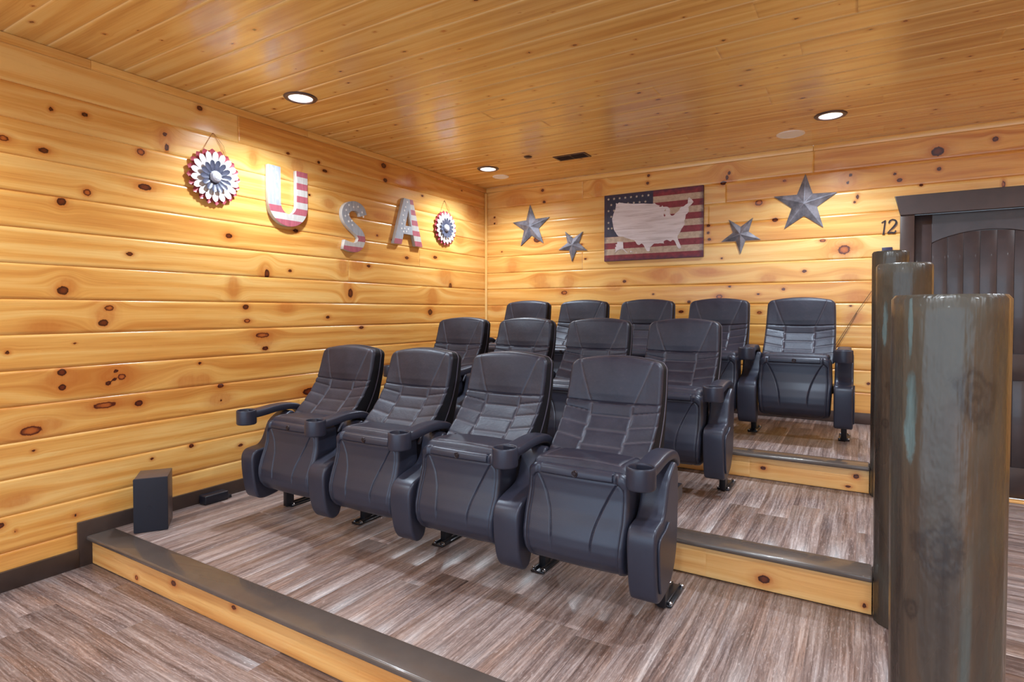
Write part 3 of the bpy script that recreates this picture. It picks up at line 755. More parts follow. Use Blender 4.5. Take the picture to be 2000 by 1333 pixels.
def backrest_meshes():
    nt, ns = 105, 112
    t = np.linspace(-1, 1, nt); t = np.sign(t) * (1 - (1 - np.abs(t)) ** 1.15)
    s = np.linspace(0, 1, ns)
    zb, zt = 0.545, 1.026
    W0, rc = 0.2325, 0.046
    Tg, Sg = np.meshgrid(t, s, indexing='ij')
    Z = zb + (zt - zb) * Sg
    hw = interp(Z, [(0.5, 0.236), (0.75, 0.236), (0.9, 0.233), (1.02, 0.229)])
    q = np.clip((Z - (zt - rc)) / rc, 0, 1)
    hw = hw - rc * (1 - np.sqrt(np.clip(1 - q ** 2, 0, 1))) * 0.9
    X = Tg * hw
    yf = interp(Z, [(0.50, -0.115), (0.56, -0.06), (0.60, -0.018), (0.65, 0.040), (0.70, 0.090), (0.76, 0.138), (0.82, 0.170), (0.88, 0.190), (0.95, 0.206), (1.02, 0.226)])
    ker = np.ones(9) / 9
    yf = np.apply_along_axis(lambda a: np.convolve(np.pad(a, 4, 'edge'), ker, 'valid'), 1, yf)
    dish = (1 - np.abs(Tg) ** 2.2)
    yf = yf + interp(Z, [(0.55, 0.022), (0.75, 0.036), (0.85, 0.012), (1.0, 0.0)]) * dish
    # round the side and top edges
    e = np.clip((np.abs(X) - (hw - 0.016)) / 0.016, 0, 1)
    yf = yf + 0.018 * (1 - np.sqrt(1 - e ** 2 * 0.999))
    e2 = np.clip((Z - (zt - 0.028)) / 0.028, 0, 1)
    yf = yf + 0.030 * (1 - np.sqrt(1 - e2 ** 2 * 0.999))
    Zo = Z - 0.019 * (Tg ** 2) * np.clip((Z - 0.86) / 0.15, 0, 1)
    aX = np.abs(X)
    seam = np.zeros(X.shape); push = np.zeros(X.shape)
    def add(dist, wdt, dep, m, sm=1.0):
        nonlocal seam, push
        g = np.exp(-(dist / wdt) ** 2) * m
        push = np.maximum(push, g * dep)
        seam = np.maximum(seam, np.exp(-(dist / (wdt * 0.6)) ** 2) * m * sm)
    hz = 0.816 - 0.010 * (1 - Tg ** 2)
    xs = np.where(Z < hz, 0.100 + 0.01 * (Z - 0.6), 0.100 + 0.082 * np.clip((Z - 0.80) / 0.215, 0, 1) ** 0.85)
    ins = (aX < xs - 0.002); out = ~ins
    add(aX - xs, 0.0045, 0.0042, np.where(Z < hz + .004, 1.0, 0.75), 0.8)
    add(Z - hz, 0.0045, 0.0065, 1.0, 0.35)
    cen = (0.750, 0.690, 0.630); wing = (0.762, 0.706, 0.650, 0.594)
    zw = 0.17 * np.clip(aX - xs, 0, .2)
    for z in cen: add(Z - z, 0.0045, 0.0042, ins & (Z < hz), 0.6)
    for z in wing: add(Z - (z + zw), 0.0048, 0.0042, out & (Z < hz), 0.6)
    # soft puff between seams
    dc = np.min([np.abs(Z - z) for z in cen + (0.806, 0.570)], axis=0)
    dw = np.min([np.abs(Z - z - zw) for z in wing[:] + (0.54,)] + [np.abs(Z - hz)], axis=0)
    dn = np.where(ins, dc, dw)
    dn = np.minimum(dn, np.abs(aX - xs) * 1.2)
    push = push - 0.0036 * (1 - np.exp(-(dn / 0.013))) * (Z < hz - .002)
    push = push - 0.010 * np.clip(1 - ((Z - 0.905) / 0.10) ** 2, 0, 1) * np.clip(1 - (X / 0.16) ** 2, 0, 1)
    Yf = yf + push
    Yr = interp(Zo, [(0.5, 0.20), (0.6, 0.232), (0.7, 0.262), (0.85, 0.302), (1.0, 0.326), (1.03, 0.328)])
    ysplit = yf[:, :] + 0.56 * (Yr - yf)
    def build(name, Yfront, split, front, mat, grow=0.0):
        V = []; Fc = []; nfront = 2 * 0 + (nt - 1) * (ns - 1)
        A = np.arange(nt * ns).reshape(nt, ns)
        sx = 1 + grow
        V += list(zip((X * sx).ravel(), Yfront.ravel(), (Zo + grow * 0.8 * Sg).ravel()))
        for i in range(nt - 1):
            for j in range(ns - 1):
                f = (A[i, j], A[i + 1, j], A[i + 1, j + 1], A[i, j + 1])
                Fc.append(f if front else f[::-1])
        loop = [(i, 0) for i in range(nt)] + [(nt - 1, j) for j in range(1, ns)] + [(i, ns - 1) for i in range(nt - 2, -1, -1)] + [(0, j) for j in range(ns - 2, 0, -1)]
        b0 = len(V)
        for (i, j) in loop: V.append((X[i, j] * sx, split[i, j], Zo[i, j] + grow * 0.8 * Sg[i, j]))
        L = len(loop)
        for k in range(L):
            k2 = (k + 1) % L
            f = (int(A[loop[k]]), b0 + k, b0 + k2, int(A[loop[k2]]))
            Fc.append(f if front else f[::-1])
        c = len(V); V.append((0, float(np.mean(split)), 0.78))
        for k in range(L):
            k2 = (k + 1) % L
            f = (b0 + k, c, b0 + k2)
            Fc.append(f if front else f[::-1])
        me = bpy.data.meshes.new(name)
        me.from_pydata([tuple(map(float, v)) for v in V], [], [tuple(map(int, f)) for f in Fc])
        me.materials.append(mat)
        if front:
            me.materials.append(PLASTIC_DK)
            for p in me.polygons[nfront:]: p.material_index = 1
        return me
    cush = build('backrest', Yf, ysplit - 0.003, True, LEATHER)
    at = cush.attributes.new('seam', 'FLOAT', 'POINT')
    vals = np.zeros(len(cush.vertices), np.float32); vals[:nt * ns] = seam.ravel()
    at.data.foreach_set('value', vals)
    er = np.clip((np.abs(X) - (hw - 0.035)) / 0.035, 0, 1)
    ez = np.clip((Z - (zt - 0.035)) / 0.035, 0, 1)
    Yrr = Yr - 0.03 * (1 - np.sqrt(1 - er ** 2 * .999)) - 0.03 * (1 - np.sqrt(1 - ez ** 2 * .999)) + 0.014 * (1 - np.abs(Tg) ** 2)
    shell = build('back_shell', Yrr + 0.012, ysplit + 0.003, False, PLASTIC_DK, -0.004)
    # piping that follows the seam between cushion and shell
    loop = [(0, j) for j in range(0, ns)] + [(i, ns - 1) for i in range(1, nt)] + [(nt - 1, j) for j in range(ns - 2, -1, -1)]
    pts = [(X[i, j] * 1.002, ysplit[i, j], Zo[i, j] - 0.001 * Sg[i, j]) for i, j in loop]
    pts = pts[::3]
    pipe = MB().tube(pts, 0.0032, 6).mesh('piping')
    pts2 = [(X[i, j] * 1.0, yf[i, j] - 0.002, Zo[i, j]) for i, j in loop]
    return cush, shell, pipe

PAN_PROF = [(0.165, -0.150), (0.18, -0.195), (0.205, -0.236), (0.24, -0.262), (0.28, -0.272), (0.32, -0.270), (0.37, -0.254), (0.42, -0.232), (0.48, -0.216), (0.53, -0.214), (0.565, -0.218), (0.60, -0.212)]
def pan_mesh():
    nt, ns = 241, 171
    zb, zt = 0.168, 0.594
    t = np.linspace(-1, 1, nt); s = np.linspace(0, 1, ns)
    Tg, Sg = np.meshgrid(t, s, indexing='ij')
    Z = zb + (zt - zb) * Sg
    hw = interp(Z, [(0.22, 0.222), (0.4, 0.232), (0.6, 0.226)])
    r1, r2 = 0.045, 0.042
    q = np.clip((Z - (zt - r1)) / r1, 0, 1); hw = hw - r1 * (1 - np.sqrt(1 - q ** 2 * .999))
    q = np.clip(((zb + r2) - Z) / r2, 0, 1); hw = hw - r2 * (1 - np.sqrt(1 - q ** 2 * .999))
    X = Tg * hw
    yf = interp(Z, [(a, b) for a, b in PAN_PROF] + [(0.61, -0.212)])
    ker = np.ones(7) / 7
    yf = np.apply_along_axis(lambda a: np.convolve(np.pad(a, 3, 'edge'), ker, 'valid'), 1, yf)
    yf = yf - 0.012 * (1 - Tg ** 2)
    W = interp(Z, [(0.22, 0.222), (0.4, 0.232), (0.6, 0.226)])
    # distance inwards from the rounded outline
    dx = W - np.abs(X); dzt = zt - Z; dzb = Z - zb
    def rd(a, b, r): return np.where((a < r) & (b < r), r - np.sqrt(np.clip(r - a, 0, r) ** 2 + np.clip(r - b, 0, r) ** 2), np.minimum(a, b))
    dist = np.minimum(rd(dx, dzt, r1), rd(dx, dzb, r2))
    e = np.clip(1 - dist / 0.020, 0, 1)
    yf = yf + 0.020 * (1 - np.sqrt(1 - e ** 2 * .999))
    din = np.minimum(rd(dx - 0.026, dzt - 0.042, 0.04), rd(dx - 0.026, dzb - 0.010, 0.04))
    yf = yf + 0.010 * np.exp(-(din / 0.0040) ** 2)
    yf = yf + 0.008 * np.clip(din / 0.006, 0, 1)
    # two curved creases
    zz = np.clip((0.545 - Z) / 0.26, 0, 1)
    xc = 0.175 - 0.088 * np.sin(zz * math.pi / 2) ** 0.9 + 0 * zz
    cr = np.exp(-((np.abs(X) - xc) / 0.0033) ** 2) * (Z > 0.255) * (din > 0.004) * np.clip((Z - 0.255) / 0.05, 0, 1)
    yf = yf + 0.0065 * cr
    yb = -0.075 + 0 * Z
    V = list(zip(X.ravel(), yf.ravel(), Z.ravel()))
    A = np.arange(nt * ns).reshape(nt, ns); Fc = []
    for i in range(nt - 1):
        for j in range(ns - 1): Fc.append((A[i, j], A[i + 1, j], A[i + 1, j + 1], A[i, j + 1]))
    loop = [(i, 0) for i in range(nt)] + [(nt - 1, j) for j in range(1, ns)] + [(i, ns - 1) for i in range(nt - 2, -1, -1)] + [(0, j) for j in range(ns - 2, 0, -1)]
    b0 = len(V)
    for (i, j) in loop: V.append((X[i, j], -0.075 if Z[i, j] > 0.2 else -0.10, Z[i, j]))
    L = len(loop)
    for k in range(L):
        k2 = (k + 1) % L; Fc.append((int(A[loop[k]]), b0 + k, b0 + k2, int(A[loop[k2]])))
    c = len(V); V.append((0, -0.08, 0.42))
    for k in range(L):
        k2 = (k + 1) % L; Fc.append((b0 + k, c, b0 + k2))
    me = bpy.data.meshes.new('seat_pan')
    me.from_pydata([tuple(map(float, v)) for v in V], [], [tuple(map(int, f)) for f in Fc])
    me.materials.append(PLASTIC)
    return me

def seat_cushion_mesh():
    # tipped-up cushion: its front edge shows as the top, runs back to the backrest
    nu, nv = 61, 41
    u = np.linspace(-1, 1, nu); v = np.linspace(0, 1, nv)
    U, Vv = np.meshgrid(u, v, indexing='ij')
    W = 0.214
    Y = -0.193 + 0.223 * Vv
    Zt = 0.600 + 0.021 * np.sin(np.clip(Vv * 2.2 + 0.1, 0, 1) ** 0.7 * math.pi / 2) - 0.012 * Vv + 0.004 * (1 - U ** 2)
    e = np.clip((np.abs(U) - 0.86) / 0.14, 0, 1); Zt = Zt - 0.022 * (1 - np.sqrt(1 - e ** 2 * .999))
    e = np.clip((0.14 - Vv) / 0.14, 0, 1); Zt = Zt - 0.022 * (1 - np.sqrt(1 - e ** 2 * .999))
    sd = np.exp(-((np.abs(U) - 0.80) / 0.014) ** 2) * (Vv > .1)
    sf = np.exp(-((Vv - 0.16 + 0.05 * U ** 2) / 0.02) ** 2) * (np.abs(U) < .84)
    Zt = Zt - 0.005 * np.maximum(sd, sf)
    X = U * W
    Vt = list(zip(X.ravel(), Y.ravel(), Zt.ravel()))
    A = np.arange(nu * nv).reshape(nu, nv); Fc = []
    for i in range(nu - 1):
        for j in range(nv - 1): Fc.append((A[i, j], A[i + 1, j], A[i + 1, j + 1], A[i, j + 1]))
    loop = [(i, 0) for i in range(nu)] + [(nu - 1, j) for j in range(1, nv)] + [(i, nv - 1) for i in range(nu - 2, -1, -1)] + [(0, j) for j in range(nv - 2, 0, -1)]
    L = len(loop); b0 = len(Vt)
    for (i, j) in loop: Vt.append((X[i, j] * 0.99, max(-0.188, Y[i, j]), 0.585))
    for k in range(L):
        k2 = (k + 1) % L; Fc.append((int(A[loop[k]]), b0 + k, b0 + k2, int(A[loop[k2]])))
    b1 = len(Vt)
    for (i, j) in loop: Vt.append((X[i, j] * 0.97, np.clip(Y[i, j] + 0.13, -0.07, 0.02), 0.30))
    for k in range(L):
        k2 = (k + 1) % L; Fc.append((b0 + k, b1 + k, b1 + k2, b0 + k2))
    Fc.append(tuple(b1 + k for k in range(L)))
    me = bpy.data.meshes.new('seat_cushion')
    me.from_pydata([tuple(map(float, p)) for p in Vt], [], [tuple(map(int, f)) for f in Fc])
    me.materials.append(LEATHER)
    at = me.attributes.new('seam', 'FLOAT', 'POINT')
    vals = np.zeros(len(me.vertices), np.float32); vals[:nu * nv] = (np.maximum(sd, sf) * 0.7).ravel()
    at.data.foreach_set('value', vals)
    return me

POD_MID = [(-0.225, 0.115), (-0.262, 0.160), (-0.284, 0.25), (-0.290, 0.34), (-0.280, 0.385), (-0.25, 0.412), (-0.19, 0.432), (-0.12, 0.45), (-0.08, 0.48), (-0.055, 0.54), (-0.04, 0.59), (-0.02, 0.61), (0.01, 0.605), (0.02, 0.56), (0.012, 0.50), (-0.03, 0.44), (-0.09, 0.40), (-0.135, 0.34), (-0.150, 0.25), (-0.160, 0.17), (-0.180, 0.125)]
POD = [(-0.232, 0.126), (-0.262, 0.158), (-0.282, 0.25), (-0.290, 0.34), (-0.286, 0.388), (-0.264, 0.416), (-0.225, 0.424), (-0.182, 0.431), (-0.152, 0.46), (-0.130, 0.51),
       (-0.105, 0.562), (-0.055, 0.600), (-0.005, 0.618), (0.022, 0.585), (0.028, 0.50), (0.024, 0.40), (0.014, 0.29), (-0.018, 0.205), (-0.075, 0.150), (-0.160, 0.126)]
PANEL = [(-0.236, 0.170), (-0.256, 0.27), (-0.260, 0.345), (-0.240, 0.378), (-0.17, 0.392), (-0.125, 0.410), (-0.100, 0.38), (-0.090, 0.30), (-0.125, 0.225), (-0.185, 0.170)]
PROFX = Matrix(((0, 0, 1, 0), (1, 0, 0, 0), (0, 1, 0, 0), (0, 0, 0, 1)))    # outline (y,z) extruded along +x

def stand_meshes(wd):
    me = extrude2d([smooth_poly(POD_MID if wd > 0.12 else POD, 5)], wd, 0.012, 3)
    me.transform(Matrix.Translation((-wd / 2, 0, 0)) @ PROFX)
    me.materials.append(PLASTIC)
    pn = extrude2d([smooth_poly(PANEL, 4)], 0.010, 0.004, 2)
    pn.transform(Matrix.Translation((wd / 2 - 0.001, 0, 0)) @ PROFX)
    pn.materials.append(PLASTIC)
    b = MB()
    yl = 0.050 if wd > 0.12 else -0.025
    b.box(-0.018, 0.018, yl, yl + 0.055, 0.006, 0.58, 0.004)
    b.box(-0.020, 0.020, -0.13, 0.10, 0.20, 0.26, 0.004)
    b.box(-0.014, 0.014, 0.02, 0.25, 0.40, 0.46, 0.004)
    leg = b.mesh('leg'); leg.materials.append(STEEL_BK)
    b = MB(); b.box(-0.036, 0.036, 0.0, 0.215, 0.0005, 0.010, 0.003)
    b.box(-0.020, -0.012, 0.01, 0.205, 0.008, 0.022, 0.002); b.box(0.012, 0.020, 0.01, 0.205, 0.008, 0.022, 0.002)
    foot = b.mesh('foot_plate'); foot.materials.append(STEEL_BK)
    b = MB()
    b.lathe([(0, 0.021), (0.006, 0.020), (0.0095, 0.016), (0.0095, 0.009), (0.013, 0.009)], 14)
    bolt = b.mesh('bolt'); bolt.materials.append(CHROME)
    return me, pn, leg, foot, bolt

def armrest_mesh():
    path = [(-0.250, 0.630), (-0.21, 0.632), (-0.16, 0.637), (-0.10, 0.644), (-0.04, 0.646), (0.02, 0.641), (0.065, 0.626), (0.092, 0.602), (0.10, 0.578)]
    path = smooth_poly(path, 4, closed=False)
    b = bmesh.new(); rings = []
    n = len(path)
    for i, (y, z) in enumerate(path):
        t = i / (n - 1)
        w = 0.044 - 0.004 * t; h = 0.0235 - 0.003 * t
        if i == n - 1: w *= .7; h *= .6
        dy = path[min(i + 1, n - 1)][0] - path[max(i - 1, 0)][0]; dz = path[min(i + 1, n - 1)][1] - path[max(i - 1, 0)][1]
        L = math.hypot(dy, dz); ny, nz = -dz / L, dy / L
        ring = []
        for k in range(20):
            a = 2 * math.pi * k / 20
            ca, sa = math.cos(a), math.sin(a)
            px = math.copysign(abs(ca) ** 0.45, ca) * w; pn = math.copysign(abs(sa) ** 0.45, sa) * h
            ring.append(b.verts.new((px, y + ny * pn, z + nz * pn)))
        rings.append(ring)
    for A, B in zip(rings, rings[1:]):
        for k in range(20): b.faces.new((A[k], A[(k + 1) % 20], B[(k + 1) % 20], B[k]))
    b.faces.new(rings[0][::-1]); b.faces.new(rings[-1])
    bmesh.ops.recalc_face_normals(b, faces=b.faces[:])
    me = bpy.data.meshes.new('armrest'); b.to_mesh(me); b.free(); me.materials.append(PLASTIC)
    return me

def cup_mesh():
    r = 0.056
    prof = [(0, 0.573), (r - .006, 0.573), (r - .002, 0.576), (r, 0.582), (r, 0.648), (r - .001, 0.655), (r - .004, 0.658), (r - .008, 0.657), (r - .010, 0.652), (r - .012, 0.59), (0, 0.588)]
    me = MB().lathe(prof, 40, M=Matrix.Translation((0, -0.285, 0))).mesh('cup_holder'); me.materials.append(PLASTIC)
    return me

CUSH, SHELL, PIPE = backrest_meshes()
PIPE.materials.append(plain('piping_leather', srgb(84, 78, 92), 0.4))
PANM, SEATM = pan_mesh(), seat_cushion_mesh()
STW = {w_: stand_meshes(w_) for w_ in (0.112, 0.126)}
ARMM, CUPM = armrest_mesh(), cup_mesh()
BUT = MB().lathe([(0, 0.006), (0.007, 0.0055), (0.009, 0.003), (0.0125, 0.004), (0.014, 0.002), (0.0145, -0.003)], 24).mesh('button'); BUT.materials.append(IRON)
PROP = None
for m_ in (CUSH, SHELL, PIPE, PANM, SEATM, ARMM, CUPM): 
    m_.shade_smooth(); m_.set_sharp_from_angle(angle=math.radians(50))

def child(name, me, parent, loc=(0, 0, 0), rot=None, smooth=True):
    if smooth and name not in ('backrest', 'back_shell', 'piping', 'seat_pan', 'seat_cushion', 'armrest', 'cup_holder'):
        me.shade_smooth(); me.set_sharp_from_angle(angle=math.radians(40))
    o = bpy.data.objects.new(name, me); COL.objects.link(o); o.parent = parent; o.location = loc
    if rot: o.rotation_euler = rot
    return o

def add_stand(root, x, end):
    me, pn, leg, foot, bolt = STW[0.112 if end else 0.126]
    s = child('side_stand', me, root, (x, 0, 0))
    if end == 1: child('side_panel', pn, s)
    child('leg', leg, root, (x, 0, 0))
    f = child('foot_plate', foot, root, (x, 0, 0))
    for by in (0.016, 0.2):
        child('bolt', bolt, f, (-0.026 if by < .1 else 0.026, by, 0)); child('bolt', bolt, f, (0.026 if by < .1 else -0.026, by, 0))
    a = child('armrest', ARMM, root, (x, 0, 0))
    child('cup_holder', CUPM, a)

def make_chair(left_end=False, right_end=False):
    root = empty('theater_chair')
    piv = Vector((0, 0.0, 0.55))
    c = child('backrest', CUSH, root); child('piping', PIPE, c)
    child('back_shell', SHELL, root)
    child('seat_cushion', SEATM, root)
    p = child('seat_pan', PANM, root)
    child('button', BUT, p, (0, -0.229, 0.571), (math.pi / 2, 0, 0))
    b = MB()
    for sx in (-1, 1):
        b.box(sx * 0.225 - .010, sx * 0.225 + .010, -0.03, 0.10, 0.33, 0.39, 0.006)      # hinge blocks
    b.box(-0.225, 0.225, 0.07, 0.10, 0.34, 0.38, 0.004)
    me = b.mesh('hinge_frame'); me.materials.append(STEEL_BK)
    child('hinge_frame', me, root)
    return root

def set_lean(root, deg):
    R = Matrix.Translation((0, 0.02, 0.58)) @ Matrix.Rotation(math.radians(-deg), 4, 'X') @ Matrix.Translation((0, -0.02, -0.58))
    for ch in kids(root):
        if ch.name.split('.')[0] in ('backrest', 'back_shell'): ch.matrix_local = R

proto = make_chair()
row_txt = ['front row', 'middle row', 'back row']
pos4 = ['next to the left wall', 'second from the left wall', 'third from the left wall', 'at the aisle end']
pos5 = ['nearest the room corner', 'second from the room corner', 'in the middle', 'fourth from the room corner', 'aisle end, seen full face']
first = True
for r in range(3):
    nch = 4 if r < 2 else 5
    for i in range(nch):
        if first: root = proto; first = False
        else: root = copy_tree(proto_clean)
        if root is proto: proto_clean = copy_tree(proto)
        root.location = (CH[i], Y0[r], ZT[r])
        set_lean(root, LEAN[r])
        if i == 0: add_stand(root, -0.300, 2)
        add_stand(root, 0.3005, 1 if i == nch - 1 else 0)
        tag(root, 'black leather theater chair, %s, %s' % (row_txt[r], (pos5 if r == 2 else pos4)[i]), 'chair', '%s of theater chairs' % row_txt[r])
for ch in list(proto_clean.children_recursive) + [proto_clean]: bpy.data.objects.remove(ch)

# ------------------------------------------------------------------ loudspeaker and small box by the left wall
root = empty('loudspeaker', (0.207, 1.624, ZT[0]), math.atan2(0.137, 0.096))
b = MB(); b.box(0.002, 0.165, 0.008, 0.205, 0.0005, 0.303, 0.003); b.build('cabinet', SPK_SIDE, root)
b = MB(); b.box(0.0, 0.167, -0.004, 0.010, 0.002, 0.305, 0.004)
g = b.build('grille', SPK_FRONT, root)
b = MB(); b.lathe([(0.0095, -.001), (0.010, 0.0008), (0.0112, 0.0008), (0.0118, -.001)], 24, M=Matrix.Translation((0.075, -0.004, 0.140)) @ Matrix.Rotation(math.pi / 2, 4, 'X'))
b.build('emblem', SPK_FRONT, g)
tag(root, 'black box loudspeaker standing on the lowest platform near the left wall', 'speaker')
b = MB(); b.box(0, 0.075, 0, 0.16, 0.0005, 0.058, 0.008, 3); b.box(0.028, 0.06, 0.15, 0.19, 0.0005, 0.022, 0.004)
o = b.build('outlet_box', plain('outlet_black', srgb(26, 28, 40), 0.4)); o.location = (0.022, 2.10, ZT[0])
tag(o, 'small black box on the platform against the dark baseboard', 'box')

# ------------------------------------------------------------------ wall decor
def poly_star(cx, cy, R, rot=90, ratio=0.42):
    return [(cx + (R if k % 2 == 0 else R * ratio) * math.cos(math.radians(rot + 36 * k)), cy + (R if k % 2 == 0 else R * ratio) * math.sin(math.radians(rot + 36 * k))) for k in range(10)]

def star_flat(b, cx, cy, R, z, mat=1, th=0.0015):
    me = extrude2d([poly_star(cx, cy, R)], th)
    me.transform(Matrix.Translation((0, 0, z)))
    bm = bmesh.new(); bm.from_mesh(me)
    for f in bm.faces: f.material_index = mat
    bm.to_mesh(me); bm.free(); b.bm.from_mesh(me); bpy.data.meshes.remove(me)

def thick_face(outl, depth, face_mat):
    me = extrude2d(outl, depth, 0.002, 1)
    me.materials.append(LETTER_SIDE); me.materials.append(face_mat); me.materials.append(STAR_WHITE)
    for p in me.polygons: p.material_index = 1 if p.normal.z > 0.9 else 0
    return me

def letter(name, outl, y, z, face_mat, stars, label, depth=0.036, nails=()):
    me = thick_face(outl, depth, face_mat)
    bm = MB(); bm.bm.from_mesh(me)
    for (a, c) in stars: star_flat(bm, a, c, 0.0125, depth - .0002, 2)
    me2 = bm.mesh(name)
    for m_ in (LETTER_SIDE, face_mat, STAR_WHITE): me2.materials.append(m_)
    o = bpy.data.objects.new(name, me2); COL.objects.link(o)
    o.matrix_world = Matrix.Translation((0.0012, y, z)) @ ON_LEFT
    tag(o, label, 'letter', 'letters spelling USA on the left wall')
    return o

def arc(cx, cy, rx, ry, a0, a1, n):
    return [(cx + rx * math.cos(math.radians(a0 + (a1 - a0) * k / n)), cy + ry * math.sin(math.radians(a0 + (a1 - a0) * k / n))) for k in range(n + 1)]
Uo = [(0.0, 0.425), (0.0, 0.16)] + arc(0.17, 0.16, 0.17, 0.16, 180, 360, 24)[1:] + [(0.34, 0.425), (0.238, 0.425), (0.238, 0.17)] + arc(0.17, 0.17, 0.068, 0.078, 0, -180, 16)[1:] + [(0.102, 0.425)]
letter('letter_u', [Uo], 2.622, 2.027, letter_face('letter_u_face', 0.12, 0.145), [(0.035, 0.40), (0.07, 0.375), (0.035, 0.345), (0.07, 0.315), (0.035, 0.285), (0.07, 0.255), (0.035, 0.225), (0.07, 0.195)],
       'wooden letter U with white stars and red stripes on the left wall')
cl = smooth_poly([(0.252, 0.318), (0.232, 0.362), (0.185, 0.384), (0.135, 0.384), (0.082, 0.362), (0.054, 0.318), (0.066, 0.270), (0.105, 0.232), (0.155, 0.200), (0.205, 0.168), (0.232, 0.122), (0.212, 0.070), (0.165, 0.043), (0.105, 0.043), (0.035, 0.058)], 5, closed=False)
L_, R_ = [], []
for i, p in enumerate(cl):
    a = cl[max(i - 1, 0)]; c = cl[min(i + 1, len(cl) - 1)]
    dx, dy = c[0] - a[0], c[1] - a[1]; l = math.hypot(dx, dy); nx, ny = -dy / l, dx / l
    hwid = 0.040
    L_.append((p[0] + nx * hwid, p[1] + ny * hwid)); R_.append((p[0] - nx * hwid, p[1] - ny * hwid))
letter('letter_s', [L_ + R_[::-1]], 3.285, 1.893, letter_face('letter_s_face', 9.0, 0.145), [(0.235, 0.345), (0.19, 0.385), (0.14, 0.375), (0.09, 0.385), (0.06, 0.34), (0.085, 0.305), (0.05, 0.29), (0.085, 0.25), (0.125, 0.225), (0.25, 0.31), (0.12, 0.26)],
       'wooden letter S with white stars on top and red stripes below')
Ao = [(0, 0), (0.105, 0), (0.135, 0.10), (0.265, 0.10), (0.295, 0), (0.40, 0), (0.262, 0.43), (0.138, 0.43)]
Ah = [(0.158, 0.178), (0.20, 0.325), (0.242, 0.178)]
letter('letter_a', [Ao, Ah], 3.905, 2.018, letter_face('letter_a_face', 0.27, 0.05, 0.12), [(0.185, 0.40), (0.16, 0.35), (0.145, 0.315), (0.125, 0.27), (0.135, 0.225), (0.11, 0.19), (0.105, 0.145), (0.145, 0.15), (0.195, 0.15), (0.17, 0.125), (0.13, 0.12)],
       'wooden letter A with white stars and red stripes near the small flower')

def petal_mesh(name, r0, r1, wdt, z, cup, mat):
    nl, nw = 10, 6
    V, Fc = [], []
    for i in range(nl + 1):
        t = i / nl
        w_ = wdt * (0.35 + 0.65 * math.sin(min(1, t * 1.25) * math.pi / 2)) * (math.sqrt(max(0, 1 - ((t - 0.72) / 0.28) ** 2)) if t > .72 else 1)
        for j in range(nw + 1):
            s_ = j / nw * 2 - 1
            V.append((r0 + (r1 - r0) * t, s_ * w_, z + cup * t * t + 0.22 * w_ * s_ * s_))
    for i in range(nl):
        for j in range(nw):
            a = i * (nw + 1) + j; Fc.append((a, a + nw + 1, a + nw + 2, a + 1))
    top = len(V)
    V += [(x, y, zz - 0.0018) for x, y, zz in V]
    for i in range(nl):
        for j in range(nw):
            a = top + i * (nw + 1) + j; Fc.append((a, a + 1, a + nw + 2, a + nw + 1))
    me = bpy.data.meshes.new(name); me.from_pydata(V, [], Fc); me.materials.append(mat); me.shade_smooth()
    return me
P_RED = petal_mesh('outer_petal', 0.05, 0.184, 0.0235, 0.006, 0.012, PETAL_RED)
P_WH = petal_mesh('middle_petal', 0.04, 0.166, 0.0205, 0.016, 0.016, PETAL_WHITE)
P_NV = petal_mesh('inner_petal', 0.02, 0.108, 0.0165, 0.026, 0.018, PETAL_NAVY)
b = MB(); b.lathe([(0.036, 0.0), (0.038, 0.016), (0.030, 0.030), (0.018, 0.037), (0, 0.040)], 28, M=Matrix.Translation((0, 0, 0.02)))
for k in range(70):
    ph = math.acos(1 - 0.85 * (k + .5) / 70); th = k * 2.39996
    b.cyl((0.0375 * math.sin(ph) * math.cos(th), 0.0375 * math.sin(ph) * math.sin(th), 0.022 + 0.036 * math.cos(ph)), 0.0032, 0.003, 6)
DOMEM = b.mesh('flower_center'); DOMEM.materials.append(DOME)

def flower(y, z, sc, label, rot0):
    root = empty('metal_flower')
    root.matrix_world = Matrix.Translation((0.001, y, z)) @ ON_LEFT @ Matrix.Scale(sc, 4)
    for me, nn, off in ((P_RED, 20, 0), (P_WH, 18, 5), (P_NV, 14, 0)):
        for k in range(nn):
            o = bpy.data.objects.new(me.name, me); COL.objects.link(o); o.parent = root
            o.rotation_euler = (0, 0, math.radians(rot0 + off + 360 * k / nn))
    o = bpy.data.objects.new('flower_center', DOMEM); COL.objects.link(o); o.parent = root
    t = MB()
    t.tube([(-0.075, 0.15, 0.006), (-0.045, 0.21, 0.005), (-0.004, 0.285, 0.004)], 0.0014, 6)
    t.tube([(0.085, 0.15, 0.006), (0.055, 0.21, 0.005), (0.006, 0.287, 0.004)], 0.0014, 6)
    t.tube([(0.095, 0.145, 0.006), (0.072, 0.22, 0.009), (0.008, 0.289, 0.004)], 0.0012, 6)
    t.cyl((0.002, 0.287, 0), 0.004, 0.008, 10)
    t.build('hanging_twine', TWINE, root)
    tag(root, label, 'flower decoration', 'red white and blue metal flowers')
    return root
flower(2.232, 2.283, 1.0, 'large red, white and navy metal flower left of the letter U', 4)
flower(4.686, 2.250, 0.97, 'metal flower right of the letter A, near the corner', 11)

